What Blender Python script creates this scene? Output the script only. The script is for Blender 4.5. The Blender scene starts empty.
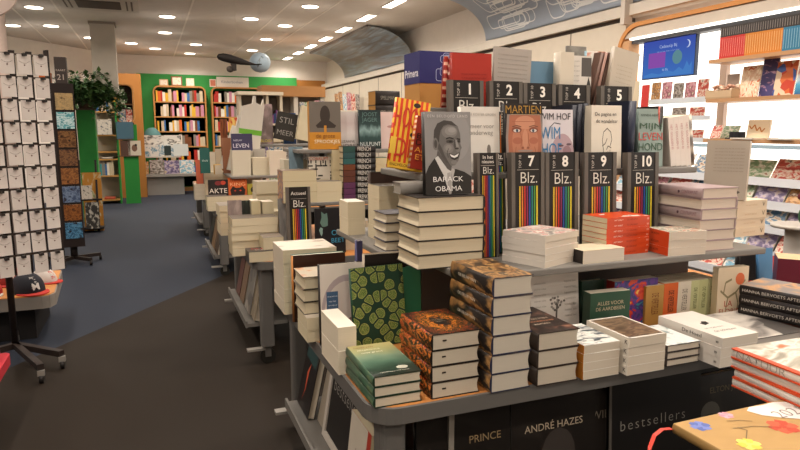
import bpy, bmesh, math, random
from mathutils import Matrix, Vector
SC = bpy.context.scene
COL = SC.collection
PI = math.pi
RND = random.Random(7)

# ---------------------------------------------------------------- camera
FPX, HOR, EYE = 630.0, 130.0, 1.6
PITCH = math.atan((225 - HOR) / FPX)
YAW = math.atan((400 - 148) / (FPX / math.cos(PITCH)))
_cy, _sy, _cp, _sp = math.cos(YAW), math.sin(YAW), math.cos(PITCH), math.sin(PITCH)

def sight(px, py):
    u = (px - 400) / FPX; v = (py - 225) / FPX
    f = _cp - v * _sp
    return u * _cy + f * _sy, -u * _sy + f * _cy, -(v * _cp + _sp)
def proj(x, y, z):
    z -= EYE
    l = x * _cy - y * _sy; g = x * _sy + y * _cy
    f = g * _cp - z * _sp; w = g * _sp + z * _cp
    return 400 + FPX * l / f, 225 - FPX * w / f
def on_z(px, py, z):
    r = sight(px, py); t = (z - EYE) / r[2]
    return r[0] * t, r[1] * t
def on_y(px, py, y):
    r = sight(px, py); t = y / r[1]
    return r[0] * t, EYE + r[2] * t
def on_x(px, py, x):
    r = sight(px, py); t = x / r[0]
    return r[1] * t, EYE + r[2] * t
def x_at(px, y, z):
    a, b = max(-12.0, (.3 - y * _cy) / _sy), 14.0
    for _ in range(50):
        m = (a + b) / 2
        if proj(m, y, z)[0] < px: a = m
        else: b = m
    return (a + b) / 2
def len_to(x, y, z, yaw, px):
    a, b = 0.0, 3.0
    for _ in range(50):
        m = (a + b) / 2
        if proj(x + m * math.cos(yaw), y + m * math.sin(yaw), z)[0] < px: a = m
        else: b = m
    return (a + b) / 2

# ---------------------------------------------------------------- materials
def lin(c):
    return c / 12.92 if c <= 0.04045 else ((c + 0.055) / 1.055) ** 2.4
def hexc(h):
    h = h.lstrip('#')
    return tuple(lin(int(h[i:i + 2], 16) / 255) for i in (0, 2, 4)) + (1.0,)
_mats = {}
def M(h, rough=0.6, metal=0.0, spec=0.3, var=0.0):
    k = (h, rough, metal, spec, var)
    if k in _mats: return _mats[k]
    m = bpy.data.materials.new('paint_' + h.strip('#')); m.use_nodes = True
    nt = m.node_tree; b = nt.nodes['Principled BSDF']
    c = hexc(h)
    b.inputs['Roughness'].default_value = rough
    b.inputs['Metallic'].default_value = metal
    b.inputs['Specular IOR Level'].default_value = spec
    tc = nt.nodes.new('ShaderNodeTexCoord'); n = nt.nodes.new('ShaderNodeTexNoise')
    n.inputs['Scale'].default_value = 9.0; n.inputs['Detail'].default_value = 3
    nt.links.new(tc.outputs['Object'], n.inputs['Vector'])
    mx = nt.nodes.new('ShaderNodeMix'); mx.data_type = 'RGBA'
    v = var or 0.05
    mx.inputs['A'].default_value = tuple(x * (1 - v) for x in c[:3]) + (1,)
    mx.inputs['B'].default_value = tuple(min(1, x * (1 + v)) for x in c[:3]) + (1,)
    nt.links.new(n.outputs['Fac'], mx.inputs['Factor'])
    nt.links.new(mx.outputs['Result'], b.inputs['Base Color'])
    _mats[k] = m
    return m
def glow(h, s):
    k = ('glow', h, s)
    if k in _mats: return _mats[k]
    m = bpy.data.materials.new('glow_' + h.strip('#')); m.use_nodes = True
    nt = m.node_tree; nt.nodes.clear()
    e = nt.nodes.new('ShaderNodeEmission'); o = nt.nodes.new('ShaderNodeOutputMaterial')
    e.inputs[0].default_value = hexc(h); e.inputs[1].default_value = s
    nt.links.new(e.outputs[0], o.inputs[0]); _mats[k] = m
    return m
def paper(h='#d8cdba'):
    k = ('paper', h)
    if k in _mats: return _mats[k]
    m = bpy.data.materials.new('page_edges'); m.use_nodes = True
    nt = m.node_tree; b = nt.nodes['Principled BSDF']; b.inputs['Roughness'].default_value = 0.85
    b.inputs['Specular IOR Level'].default_value = 0.1
    tc = nt.nodes.new('ShaderNodeTexCoord'); mp = nt.nodes.new('ShaderNodeMapping')
    mp.inputs['Scale'].default_value = (3, 3, 900)
    n = nt.nodes.new('ShaderNodeTexNoise'); n.inputs['Scale'].default_value = 1.0; n.inputs['Detail'].default_value = 2
    nt.links.new(tc.outputs['Object'], mp.inputs[0]); nt.links.new(mp.outputs[0], n.inputs['Vector'])
    mx = nt.nodes.new('ShaderNodeMix'); mx.data_type = 'RGBA'; c = hexc(h)
    mx.inputs['A'].default_value = tuple(x * .86 for x in c[:3]) + (1,)
    mx.inputs['B'].default_value = tuple(min(1, x * 1.08) for x in c[:3]) + (1,)
    nt.links.new(n.outputs['Fac'], mx.inputs['Factor']); nt.links.new(mx.outputs['Result'], b.inputs['Base Color'])
    _mats[k] = m
    return m
def art(tex='noise', ramp=(('#222222', 0), ('#ffffff', 1)), scale=(4, 4), detail=3, distort=0.5, const=False, rough=0.35, seed=0, coord='UV'):
    """printed cover: a texture in the cover's own UV pushed through a colour ramp"""
    k = ('art', tex, tuple(ramp), scale, detail, distort, const, rough, seed, coord)
    if k in _mats: return _mats[k]
    m = bpy.data.materials.new('print_' + tex); m.use_nodes = True
    nt = m.node_tree; b = nt.nodes['Principled BSDF']; b.inputs['Roughness'].default_value = rough
    b.inputs['Specular IOR Level'].default_value = 0.3
    tc = nt.nodes.new('ShaderNodeTexCoord'); mp = nt.nodes.new('ShaderNodeMapping')
    sc = tuple(scale) + ((1,) if len(scale) == 2 else ())
    mp.inputs['Scale'].default_value = sc; mp.inputs['Location'].default_value = (seed * 3.7, seed * 1.9, seed)
    nt.links.new(tc.outputs[coord], mp.inputs[0])
    src = None
    if tex == 'noise':
        n = nt.nodes.new('ShaderNodeTexNoise'); n.inputs['Scale'].default_value = 1; n.inputs['Detail'].default_value = detail
        n.inputs['Distortion'].default_value = distort; src = n.outputs['Fac']
    elif tex == 'voronoi':
        n = nt.nodes.new('ShaderNodeTexVoronoi'); n.inputs['Scale'].default_value = 1; src = n.outputs['Distance']
    elif tex == 'cells':
        n = nt.nodes.new('ShaderNodeTexVoronoi'); n.inputs['Scale'].default_value = 1
        sp = nt.nodes.new('ShaderNodeSeparateColor'); nt.links.new(n.outputs['Color'], sp.inputs[0]); src = sp.outputs[0]
    elif tex == 'wave':
        n = nt.nodes.new('ShaderNodeTexWave'); n.inputs['Scale'].default_value = 1; n.inputs['Distortion'].default_value = distort
        n.inputs['Detail'].default_value = detail; src = n.outputs['Fac']
    elif tex == 'brain':      # round cells each filled with a worm-like scribble
        vo = nt.nodes.new('ShaderNodeTexVoronoi'); vo.inputs['Scale'].default_value = 1; vo.voronoi_dimensions = '2D'; vo.feature = 'DISTANCE_TO_EDGE'; vo.inputs['Randomness'].default_value = .9
        w = nt.nodes.new('ShaderNodeTexNoise'); w.inputs['Scale'].default_value = 6; w.inputs['Detail'].default_value = 1
        w.inputs['Distortion'].default_value = 2.5
        nt.links.new(mp.outputs[0], vo.inputs['Vector']); nt.links.new(mp.outputs[0], w.inputs['Vector'])
        s1 = nt.nodes.new('ShaderNodeMath'); s1.operation = 'SUBTRACT'; s1.inputs[1].default_value = .5
        nt.links.new(w.outputs['Fac'], s1.inputs[0])
        ab = nt.nodes.new('ShaderNodeMath'); ab.operation = 'ABSOLUTE'; nt.links.new(s1.outputs[0], ab.inputs[0])
        ls = nt.nodes.new('ShaderNodeMath'); ls.operation = 'LESS_THAN'; ls.inputs[1].default_value = .03
        nt.links.new(ab.outputs[0], ls.inputs[0])
        v1 = nt.nodes.new('ShaderNodeTexVoronoi'); v1.inputs['Scale'].default_value = 1; v1.voronoi_dimensions = '2D'; v1.inputs['Randomness'].default_value = .9
        nt.links.new(mp.outputs[0], v1.inputs['Vector'])
        rd = nt.nodes.new('ShaderNodeMath'); rd.operation = 'SUBTRACT'; rd.inputs[0].default_value = .58; nt.links.new(v1.outputs['Distance'], rd.inputs[1])
        mi = nt.nodes.new('ShaderNodeMath'); mi.operation = 'SMOOTH_MIN'; mi.inputs[2].default_value = .12
        nt.links.new(rd.outputs[0], mi.inputs[0]); nt.links.new(vo.outputs['Distance'], mi.inputs[1])
        ins = nt.nodes.new('ShaderNodeMath'); ins.operation = 'GREATER_THAN'; ins.inputs[1].default_value = .085
        nt.links.new(mi.outputs[0], ins.inputs[0])
        ml = nt.nodes.new('ShaderNodeMath'); ml.operation = 'MULTIPLY'
        nt.links.new(ls.outputs[0], ml.inputs[0]); nt.links.new(ins.outputs[0], ml.inputs[1])
        rg = nt.nodes.new('ShaderNodeMath'); rg.operation = 'COMPARE'; rg.inputs[1].default_value = .10; rg.inputs[2].default_value = .016
        nt.links.new(mi.outputs[0], rg.inputs[0])
        mm = nt.nodes.new('ShaderNodeMath'); mm.operation = 'MAXIMUM'
        nt.links.new(ml.outputs[0], mm.inputs[0]); nt.links.new(rg.outputs[0], mm.inputs[1])
        q = nt.nodes.new('ShaderNodeMath'); q.operation = 'MULTIPLY'; q.inputs[1].default_value = .35
        nt.links.new(ins.outputs[0], q.inputs[0])
        m3 = nt.nodes.new('ShaderNodeMath'); m3.operation = 'MAXIMUM'
        nt.links.new(mm.outputs[0], m3.inputs[0]); nt.links.new(q.outputs[0], m3.inputs[1])
        n = None; src = m3.outputs[0]
    elif tex == 'grad':
        n2 = nt.nodes.new('ShaderNodeTexNoise'); n2.inputs['Scale'].default_value = 1; n2.inputs['Detail'].default_value = detail
        nt.links.new(mp.outputs[0], n2.inputs['Vector'])
        sp = nt.nodes.new('ShaderNodeSeparateXYZ'); nt.links.new(tc.outputs[coord], sp.inputs[0])
        ma = nt.nodes.new('ShaderNodeMath'); ma.operation = 'MULTIPLY_ADD'; ma.inputs[1].default_value = distort
        nt.links.new(n2.outputs['Fac'], ma.inputs[0]); nt.links.new(sp.outputs['Y'], ma.inputs[2])
        sb = nt.nodes.new('ShaderNodeMath'); sb.operation = 'SUBTRACT'; sb.inputs[1].default_value = distort * .5
        nt.links.new(ma.outputs[0], sb.inputs[0]); n = None; src = sb.outputs[0]
    elif tex == 'radial':     # bright ring round a dark oval, broken up by noise
        sp = nt.nodes.new('ShaderNodeVectorMath'); sp.operation = 'DISTANCE'; sp.inputs[1].default_value = (.5, .5, 0)
        nt.links.new(tc.outputs[coord], sp.inputs[0])
        n2 = nt.nodes.new('ShaderNodeTexNoise'); n2.inputs['Scale'].default_value = 1; n2.inputs['Detail'].default_value = detail
        n2.inputs['Distortion'].default_value = 1
        nt.links.new(mp.outputs[0], n2.inputs['Vector'])
        ma = nt.nodes.new('ShaderNodeMath'); ma.operation = 'MULTIPLY_ADD'; ma.inputs[1].default_value = distort
        nt.links.new(n2.outputs['Fac'], ma.inputs[0]); nt.links.new(sp.outputs['Value'], ma.inputs[2])
        sb = nt.nodes.new('ShaderNodeMath'); sb.operation = 'SUBTRACT'; sb.inputs[1].default_value = distort * .5
        nt.links.new(ma.outputs[0], sb.inputs[0]); n = None; src = sb.outputs[0]
    if n is not None: nt.links.new(mp.outputs[0], n.inputs['Vector'])
    cr = nt.nodes.new('ShaderNodeValToRGB')
    if const: cr.color_ramp.interpolation = 'CONSTANT'
    el = cr.color_ramp.elements
    while len(el) < len(ramp): el.new(.5)
    for e, (h, p) in zip(el, sorted(ramp, key=lambda t: t[1])):
        e.position = p; e.color = hexc(h)
    nt.links.new(src, cr.inputs[0]); nt.links.new(cr.outputs[0], b.inputs['Base Color'])
    _mats[k] = m
    return m

# ---------------------------------------------------------------- objects
LABELS = {}
def tag(o, label, cat, group=None, kind=None):
    if label: o['label'] = label
    if cat: o['category'] = cat
    if group: o['group'] = group
    if kind: o['kind'] = kind
    if label: LABELS[label] = LABELS.get(label, 0) + 1
    return o
def empty(name, loc=(0, 0, 0), label=None, cat=None, group=None, rot=(0, 0, 0)):
    o = bpy.data.objects.new(name, None); COL.objects.link(o)
    o.location = loc; o.rotation_euler = rot; o.empty_display_size = .05
    tag(o, label, cat, group); return o
def mesh_ob(name, me, mats=None, parent=None, loc=None, rot=None):
    if mats is not None and not me.materials:
        for m in (mats if isinstance(mats, (list, tuple)) else [mats]): me.materials.append(m)
    o = bpy.data.objects.new(name, me); COL.objects.link(o)
    if parent is not None: o.parent = parent
    if loc is not None: o.location = loc
    if rot is not None: o.rotation_euler = rot
    return o
def copy_tree(o, parent=None):
    c = o.copy(); COL.objects.link(c)
    if parent is not None: c.parent = parent
    for ch in o.children: copy_tree(ch, c)
    return c

class MB:
    """collects simple solids into one mesh"""
    def __init__(s): s.v = []; s.f = []; s.m = []; s.uv = []; s.smooth = []
    def face(s, idx, mi=0, uv=None, sm=False):
        s.f.append(idx); s.m.append(mi); s.uv.append(uv); s.smooth.append(sm)
    def box(s, x0, y0, z0, x1, y1, z1, mi=0, mat=None):
        n = len(s.v)
        p = [Vector(q) for q in ((x0,y0,z0),(x1,y0,z0),(x1,y1,z0),(x0,y1,z0),(x0,y0,z1),(x1,y0,z1),(x1,y1,z1),(x0,y1,z1))]
        if mat: p = [mat @ q for q in p]
        s.v += p
        q4 = ((0,0),(1,0),(1,1),(0,1))
        for f in ((0,3,2,1),(4,5,6,7),(0,1,5,4),(1,2,6,5),(2,3,7,6),(3,0,4,7)):
            s.face([n + i for i in f], mi, q4)
        return s
    def prism(s, pts, z0, z1, mi=0, mtop=None, mat=None, axis='z', sm=False):
        """extrude a 2-D outline; axis z: pts are (x,y); axis y: pts are (x,z) ccw seen from -y; axis x: pts are (y,z)"""
        n = len(s.v); k = len(pts)
        def P(a, b, c):
            q = Vector((a, b, c)) if axis == 'z' else (Vector((a, c, b)) if axis == 'y' else Vector((c, a, b)))
            return mat @ q if mat else q
        s.v += [P(a, b, z0) for a, b in pts] + [P(a, b, z1) for a, b in pts]
        fl = axis == 'y'
        xs = [p[0] for p in pts]; ys = [p[1] for p in pts]
        w = max(xs) - min(xs) or 1; h = max(ys) - min(ys) or 1
        uv = [((a - min(xs)) / w, (b - min(ys)) / h) for a, b in pts]
        bot = [n + i for i in range(k)]; top = [n + k + i for i in range(k)]
        s.face(bot if fl else bot[::-1], mi, uv if fl else uv[::-1])
        s.face(top[::-1] if fl else top, mtop if mtop is not None else mi, uv[::-1] if fl else uv)
        for i in range(k):
            j = (i + 1) % k; f = [bot[i], bot[j], top[j], top[i]]
            s.face(f[::-1] if fl else f, mi, None, sm)
        return s
    def cyl(s, p, q, r, r2=None, seg=12, mi=0, sm=True):
        p = Vector(p); q = Vector(q); r2 = r if r2 is None else r2
        d = (q - p).normalized(); a = d.orthogonal().normalized(); b = d.cross(a); n = len(s.v)
        for c, rr in ((p, r), (q, r2)):
            for i in range(seg):
                t = 2 * PI * i / seg; s.v.append(c + a * math.cos(t) * rr + b * math.sin(t) * rr)
        s.face([n + i for i in range(seg)][::-1], mi); s.face([n + seg + i for i in range(seg)], mi)
        for i in range(seg):
            j = (i + 1) % seg; s.face([n + i, n + j, n + seg + j, n + seg + i], mi, None, sm)
        return s
    def ball(s, c, rx, ry, rz, mi=0, u=14, v=8, top=1.0, bot=-1.0):
        n = len(s.v); c = Vector(c)
        for i in range(v + 1):
            zz = bot + (top - bot) * i / v; t = math.asin(max(-1, min(1, zz)))
            for j in range(u):
                a = 2 * PI * j / u
                s.v.append(c + Vector((rx * math.cos(t) * math.cos(a), ry * math.cos(t) * math.sin(a), rz * zz)))
        for i in range(v):
            for j in range(u):
                k = (j + 1) % u; s.face([n + i*u + j, n + i*u + k, n + (i+1)*u + k, n + (i+1)*u + j], mi, None, True)
        return s
    def tube(s, pts, r, seg=6, mi=0):
        for a, b in zip(pts, pts[1:]): s.cyl(a, b, r, seg=seg, mi=mi)
        return s
    def quad(s, a, b, c, d, mi=0):
        n = len(s.v); s.v += [Vector(q) for q in (a, b, c, d)]
        s.face([n, n+1, n+2, n+3], mi, ((0,0),(1,0),(1,1),(0,1))); return s
    def poly(s, pts, mi=0):
        n = len(s.v); s.v += [Vector(q) for q in pts]; s.face(list(range(n, n + len(pts))), mi); return s
    def mesh(s, name='m'):
        me = bpy.data.meshes.new(name); me.from_pydata([tuple(q) for q in s.v], [], s.f)
        ul = me.uv_layers.new(name='UV')
        for p, mi, uv, sm in zip(me.polygons, s.m, s.uv, s.smooth):
            p.material_index = mi; p.use_smooth = sm
            if uv:
                for li, c in zip(p.loop_indices, uv): ul.data[li].uv = c
        me.update(); return me
    def ob(s, name, mats, parent=None, loc=None, rot=None):
        return mesh_ob(name, s.mesh(name), mats, parent, loc, rot)

def bevel(o, w=.004, seg=2):
    b = o.modifiers.new('bevel', 'BEVEL'); b.width = w; b.segments = seg; b.limit_method = 'ANGLE'; return o
def rrect(x0, y0, x1, y1, r, n=5):
    out = []
    for cx, cy, a in ((x1 - r, y0 + r, -90), (x1 - r, y1 - r, 0), (x0 + r, y1 - r, 90), (x0 + r, y0 + r, 180)):
        for i in range(n + 1):
            t = math.radians(a + 90 * i / n); out.append((cx + r * math.cos(t), cy + r * math.sin(t)))
    return out
def struct(o, name=None):
    if name: o.name = name
    o['kind'] = 'structure'; return o

_txt = {}
def text_mesh(s, size, bold=0.0, space=1.0, shear=0.0, mat=None):
    k = (s, round(size, 4), bold, space, shear, mat.name if mat else None)
    if k in _txt: return _txt[k]
    cu = bpy.data.curves.new('t', 'FONT'); cu.body = s; cu.size = size; cu.align_x = 'CENTER'; cu.align_y = 'CENTER'
    cu.offset = bold * size; cu.space_character = space; cu.shear = shear; cu.resolution_u = 3
    o = bpy.data.objects.new('t', cu); COL.objects.link(o)
    dg = bpy.context.evaluated_depsgraph_get()
    me = bpy.data.meshes.new_from_object(o.evaluated_get(dg))
    bpy.data.objects.remove(o); bpy.data.curves.remove(cu)
    me.materials.clear()
    if mat: me.materials.append(mat)
    _txt[k] = me; return me
def text_on(parent, s, size, loc, rot, col, name='title_text', bold=0.0, space=1.0, width=None, shear=0.0, rough=.5, height=None):
    m = col if not isinstance(col, str) else M(col, rough)
    me = text_mesh(s, size, bold, space, shear, m)
    o = mesh_ob(name, me, None, parent, loc, rot)
    xs = [v.co.x for v in me.vertices] or [0, 1]; ys = [v.co.y for v in me.vertices] or [0, 1]
    sx = sy = 1.0
    if width and max(xs) > min(xs): sx = width / (max(xs) - min(xs)); sy = sx if height is None else 1
    if height and max(ys) > min(ys): sy = height / (max(ys) - min(ys)); sx = sx if width else sy
    o.scale = (sx, sy, 1)
    return o
# ---------------------------------------------------------------- books
ORD = ['', 'topmost', 'second from top', 'third from top', 'fourth from top', 'fifth from top', 'sixth from top',
       'seventh from top', 'eighth from top', 'ninth from top', 'tenth from top', 'eleventh from top', 'twelfth from top']
NUM = ['', 'one', 'two', 'three', 'four', 'five', 'six', 'seven', 'eight', 'nine', 'ten', 'eleven', 'twelve']
def nth(i):
    w = ['first', 'second', 'third', 'fourth', 'fifth', 'sixth', 'seventh', 'eighth', 'ninth', 'tenth', 'eleventh', 'twelfth']
    if i < 12: return w[i]
    k = i + 1
    return '%d%s' % (k, 'th' if 10 <= k % 100 <= 20 else {1: 'st', 2: 'nd', 3: 'rd'}.get(k % 10, 'th'))

_bm = {}
def cover_mesh(W, H, T, hard):
    b = .0028 if hard else .0009
    s = min(.007, T * .16) if hard else 0.0
    out = [(W/2, 0), (-W/2 + s, 0)]
    mb = MB(); n = 6 if hard else 1
    arc = []
    for i in range(n + 1):
        t = PI * i / n if hard else 0
        arc.append((-W/2 + s - (s * math.sin(t) if hard else 0), T * (i / n)))
    inner = [(-W/2 + b + s, b), (-W/2 + b + s, T - b)]
    prof = [(W/2, 0)] + [(W/2, b)] + inner + [(W/2, T - b), (W/2, T)] + arc[::-1]
    k = len(prof)
    for y in (0, H):
        for x, z in prof: mb.v.append(Vector((x, y, z)))
    mb.face(list(range(k)), 0); mb.face([k + i for i in range(k)][::-1], 0)
    na = n + 1; a0 = 6
    for i in range(k):
        j = (i + 1) % k; f = [j, i, k + i, k + j]
        def U(q):
            x, z = prof[q % k]; return x, z
        if i == 5:           # front cover: from (W/2,T) to arc top
            mb.face([5, k + 5, k + a0, a0], 1, ((1, 0), (1, 1), (0, 1), (0, 0)))
        elif a0 <= i < a0 + n:
            v0 = prof[i][1] / T; v1 = prof[j][1] / T
            mb.face([i, k + i, k + j, j], 2, ((0, v0), (1, v0), (1, v1), (0, v1)), hard)
        elif i == k - 1:     # back cover
            mb.face([k - 1, 2 * k - 1, k, 0], 3, ((1, 0), (1, 1), (0, 1), (0, 0)))
        else:
            mb.face([i, k + i, k + j, j], 0)
    return mb
def page_mesh(W, H, T, hard):
    b = .0028 if hard else .0009; o = .003 if hard else .0004; s = min(.007, T * .16) if hard else 0
    x0 = -W/2 + b + s; x1 = W/2 - o; c = min(.006, T * .12) if hard else 0
    m = 4 if hard else 1
    pts = [(x0, b)] + [(x1 - c * math.sin(PI * i / m), b + (T - 2*b) * i / m) for i in range(m + 1)] + [(x0, T - b)]
    mb = MB(); mb.prism(pts, o, H - o, axis='y'); return mb

def book(W, H, T, cover='#333333', front=None, spine=None, back=None, hard=True, page='#d8cdba', name=None, rough=.4):
    W, H, T = round(W, 4), round(H, 4), round(T, 4)
    cm = M(cover, rough) if isinstance(cover, str) else cover
    g = lambda x: cm if x is None else (M(x, rough) if isinstance(x, str) else x)
    fm, sm, bm = g(front), g(spine), g(back)
    root = empty(name or ('hardback_book' if hard else 'paperback_book'))
    key = (W, H, T, hard, cm.name, fm.name, sm.name, bm.name)
    if key not in _bm: 
        me = cover_mesh(W, H, T, hard).mesh('cover')
        for m in (cm, fm, sm, bm): me.materials.append(m)
        _bm[key] = me
    c = mesh_ob('cover', _bm[key], None, root)
    k2 = (W, H, T, hard, page)
    if k2 not in _bm:
        me = page_mesh(W, H, T, hard).mesh('pages'); me.materials.append(paper(page)); _bm[k2] = me
    mesh_ob('pages', _bm[k2], None, root)
    root['_d'] = (W, H, T)
    return root
def front_text(bk, s, size, u, v, col, width=None, rot=0, bold=0, height=None, space=1.0):
    W, H, T = bk['_d']
    return text_on(bk, s, size, ((u - .5) * W, v * H, T + .0020), (0, 0, math.radians(rot)), col, 'title_text', bold,
                   space, width * W if width else None, 0, .5, height * H if height else None)
def spine_text(bk, s, size, v, col, length=None, up=False, bold=0, upright=False, flip=False, height=None):
    """spine faces -x; text runs along the spine (top of letters towards the front cover when the book lies flat)"""
    W, H, T = bk['_d']
    M3 = Matrix(((0, 0, -1), (-1, 0, 0), (0, 1, 0)))      # text x -> -y (reads head to foot), y -> +z, normal -> -x
    if upright: M3 = Matrix(((0, 0, -1), (0, 1, 0), (1, 0, 0))) @ Matrix(((0,1,0),(-1,0,0),(0,0,1)))
    if flip: M3 = M3 @ Matrix(((-1,0,0),(0,-1,0),(0,0,1)))
    e = M3.to_euler()
    o = text_on(bk, s, size, (-W/2 - .0012, v * H, T * .5), e, col, 'spine_text', bold, 1.0, length * H if length else None, 0, .5, height)
    return o
def shapes_on(bk, items, name='cover_picture', dz=.0001):
    """flat printed shapes; item = (colour, [(u,v),...])"""
    W, H, T = bk['_d']; mb = MB(); mats = []; z = T + .0003
    for col, pts in items:
        m = M(col, .45) if isinstance(col, str) else col
        if m not in mats: mats.append(m)
        if sum(a[0]*b[1] - b[0]*a[1] for a, b in zip(pts, pts[1:] + pts[:1])) < 0: pts = pts[::-1]
        mb.poly([((u - .5) * W, v * H, z) for u, v in pts], mats.index(m)); z += dz / 4
    return mb.ob(name, mats, bk)
def ell(cx, cy, rx, ry, n=18, a0=0, a1=360):
    return [(cx + rx * math.cos(math.radians(a0 + (a1 - a0) * i / n)), cy + ry * math.sin(math.radians(a0 + (a1 - a0) * i / n))) for i in range(n)]
def line(pts, w):
    """thin polyline as a list of quads"""
    out = []
    for (a, b), (c, d) in zip(pts, pts[1:]):
        L = math.hypot(c - a, d - b) or 1; nx, ny = -(d - b) / L * w, (c - a) / L * w
        out.append([(a + nx, b + ny), (a - nx, b - ny), (c - nx, d - ny), (c + nx, d + ny)])
    return out

def Rz(a): return Matrix.Rotation(a, 4, 'Z')
def Rx(a): return Matrix.Rotation(a, 4, 'X')
def Ry(a): return Matrix.Rotation(a, 4, 'Y')
def T3(x, y, z): return Matrix.Translation((x, y, z))
SPN = {'L': 0, 'F': PI / 2, 'R': PI, 'B': -PI / 2}

def put_flat(bk, x, y, z, yaw, spine, fw, fd):
    """lie the book with its footprint's front-left corner at x,y"""
    W, H, T = bk['_d']
    m = T3(x, y, z) @ Rz(yaw) @ T3(fw / 2, fd / 2, 0) @ Rz(SPN[spine]) @ T3(0, -H / 2, 0)
    bk.matrix_world = m; return bk
def put_face(bk, x, y, z, yaw=0, lean=0, roll=0):
    """stand the book up, front cover towards -y (before yaw); x,y = left end of its foot"""
    W, H, T = bk['_d']
    dz = abs(math.sin(roll)) * W / 2
    m = T3(x, y, z + dz) @ Rz(yaw) @ T3(W / 2, 0, 0) @ Ry(roll) @ Rx(PI / 2 - lean)
    bk.matrix_world = m; return bk
def put_spine(bk, x, y, z, yaw=0, tilt=0):
    """stand the book up, spine towards -y (before yaw); x,y = left foot corner of the spine; tilt leans it to the right"""
    W, H, T = bk['_d']
    m = T3(x, y, z + max(0, math.sin(tilt)) * T) @ Rz(yaw) @ Ry(tilt) @ T3(0, W / 2, 0) @ Rz(PI / 2) @ Rx(PI / 2)
    bk.matrix_world = m; return bk

def stack(label, where, x, y, z, fw, fd, n, t, side='L', yaw=0.0, cat='book', jit=.002, group=None, decorate=None, top_only=None, **kw):
    """n like books lying on each other; returns the list (bottom first) and the top height"""
    W, H = (fw, fd) if side in 'LR' else (fd, fw)
    proto = book(W, H, t, **kw)
    if decorate: decorate(proto)
    out = []
    for i in range(n):
        b = proto if i == 0 else copy_tree(proto)
        k = n - i
        pos = ORD[k] if k < n or n == 1 else 'bottom of stack'
        if n == 1: lab = '%s lying %s' % (label, where)
        else: lab = '%s, %s, %s' % (label, pos, where)
        tag(b, lab, cat, group or ('%s stacked %s' % (label, where) if n > 1 else None))
        j = jit if i else 0
        put_flat(b, x + RND.uniform(-j, j), y + RND.uniform(-j, j), z + i * (t + .0002), yaw + RND.uniform(-j, j) * 4, side, fw, fd)
        out.append(b)
    if top_only: top_only(out[-1])
    return out, z + n * (t + .0002)
def pstack(label, where, pxL, pxR, Y, z, fd, n, top=None, t=None, yaw=0.0, spine='L', **kw):
    """stack placed by its left and right picture columns on the plane y = Y"""
    x = x_at(pxL, Y, z); fw = len_to(x, Y, z, yaw, pxR)
    if t is None: t = (on_y(pxL, top, Y)[1] - z) / n
    return stack(label, where, x, Y, z, fw, fd, n, round(t, 4), spine, yaw, **kw)
def face(label, pxL, pxR, Y, z, top=None, H=None, T=.02, yaw=0.0, lean=.12, cat='book', group=None, roll=0, W=None, **kw):
    zm = z + .1
    x = x_at(pxL, Y, zm)
    if W is None: W = len_to(x, Y, zm, yaw, pxR)
    if H is None: H = (on_y(pxL, top, Y)[1] - z) / math.cos(lean)
    b = book(W, H, T, **kw); tag(b, label, cat, group)
    put_face(b, x, Y, z, yaw, lean, roll); return b

# small far-off books and magazines: one mesh each, two materials
_sm = {}
def small_mesh(cov, hard=True, pg='#d9ccb2', front=None):
    k = (cov if isinstance(cov, str) else cov.name, hard, pg, front.name if front else None)
    if k in _sm: return _sm[k]
    mb = MB()   # unit book: x depth (spine at 0), y thickness, z height
    mb.box(0, 0, 0, 1, .08, 1, 2); mb.box(0, .92, 0, 1, 1, 1, 0); mb.box(0, .08, 0, .04, .92, 1, 0)
    mb.box(.04, .08, .015, .97, .92, .985, 1)
    me = mb.mesh('small_book')
    c = M(cov, .5) if isinstance(cov, str) else cov
    for m in (c, paper(pg), front or c): me.materials.append(m)
    _sm[k] = me; return me
CN = {'#b8352c': 'red', '#d9662b': 'orange', '#e0b23c': 'yellow', '#4d8a4a': 'green', '#3d6ea5': 'blue', '#26365e': 'navy',
      '#e8e2d4': 'white', '#2b2a2a': 'black', '#8a8479': 'grey', '#c98aa0': 'pink', '#6b3d6e': 'purple', '#7a4a2c': 'brown',
      '#3f9a9a': 'teal', '#cfc0a0': 'cream'}
PAL = list(CN)
def spine_row(where, A, B, z, hmin, hmax, group, seed, tmin=.016, tmax=.045, dep=.16, pal=None, gaps=.06, cat='book', name='shelved_book'):
    """upright books along the segment A-B (xy), spines to the right-hand side when walking A to B"""
    r = random.Random(seed); A = Vector(A); B = Vector(B); d = (B - A); L = d.length; d.normalize()
    ang = math.atan2(d.y, d.x); s = 0; i = 0; pal = pal or PAL
    while True:
        t = r.uniform(tmin, tmax)
        if r.random() < gaps: s += r.uniform(.03, .1)
        if s + t > L: break
        c = r.choice(pal); h = r.uniform(hmin, hmax)
        o = mesh_ob(name, small_mesh(c), None)
        p = A + d * s
        # local x (depth) must point to the left of d ; local y is thickness
        o.matrix_world = T3(p.x, p.y, z) @ Rz(ang) @ Matrix(((0,1,0,0),(1,0,0,0),(0,0,1,0),(0,0,0,1))) @ Matrix.Diagonal((dep, t, h, 1))
        tag(o, '%s book, %s from left, %s' % (CN.get(c, 'coloured'), nth(i), where), cat, group)
        s += t + .001; i += 1
PICS = []
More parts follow.
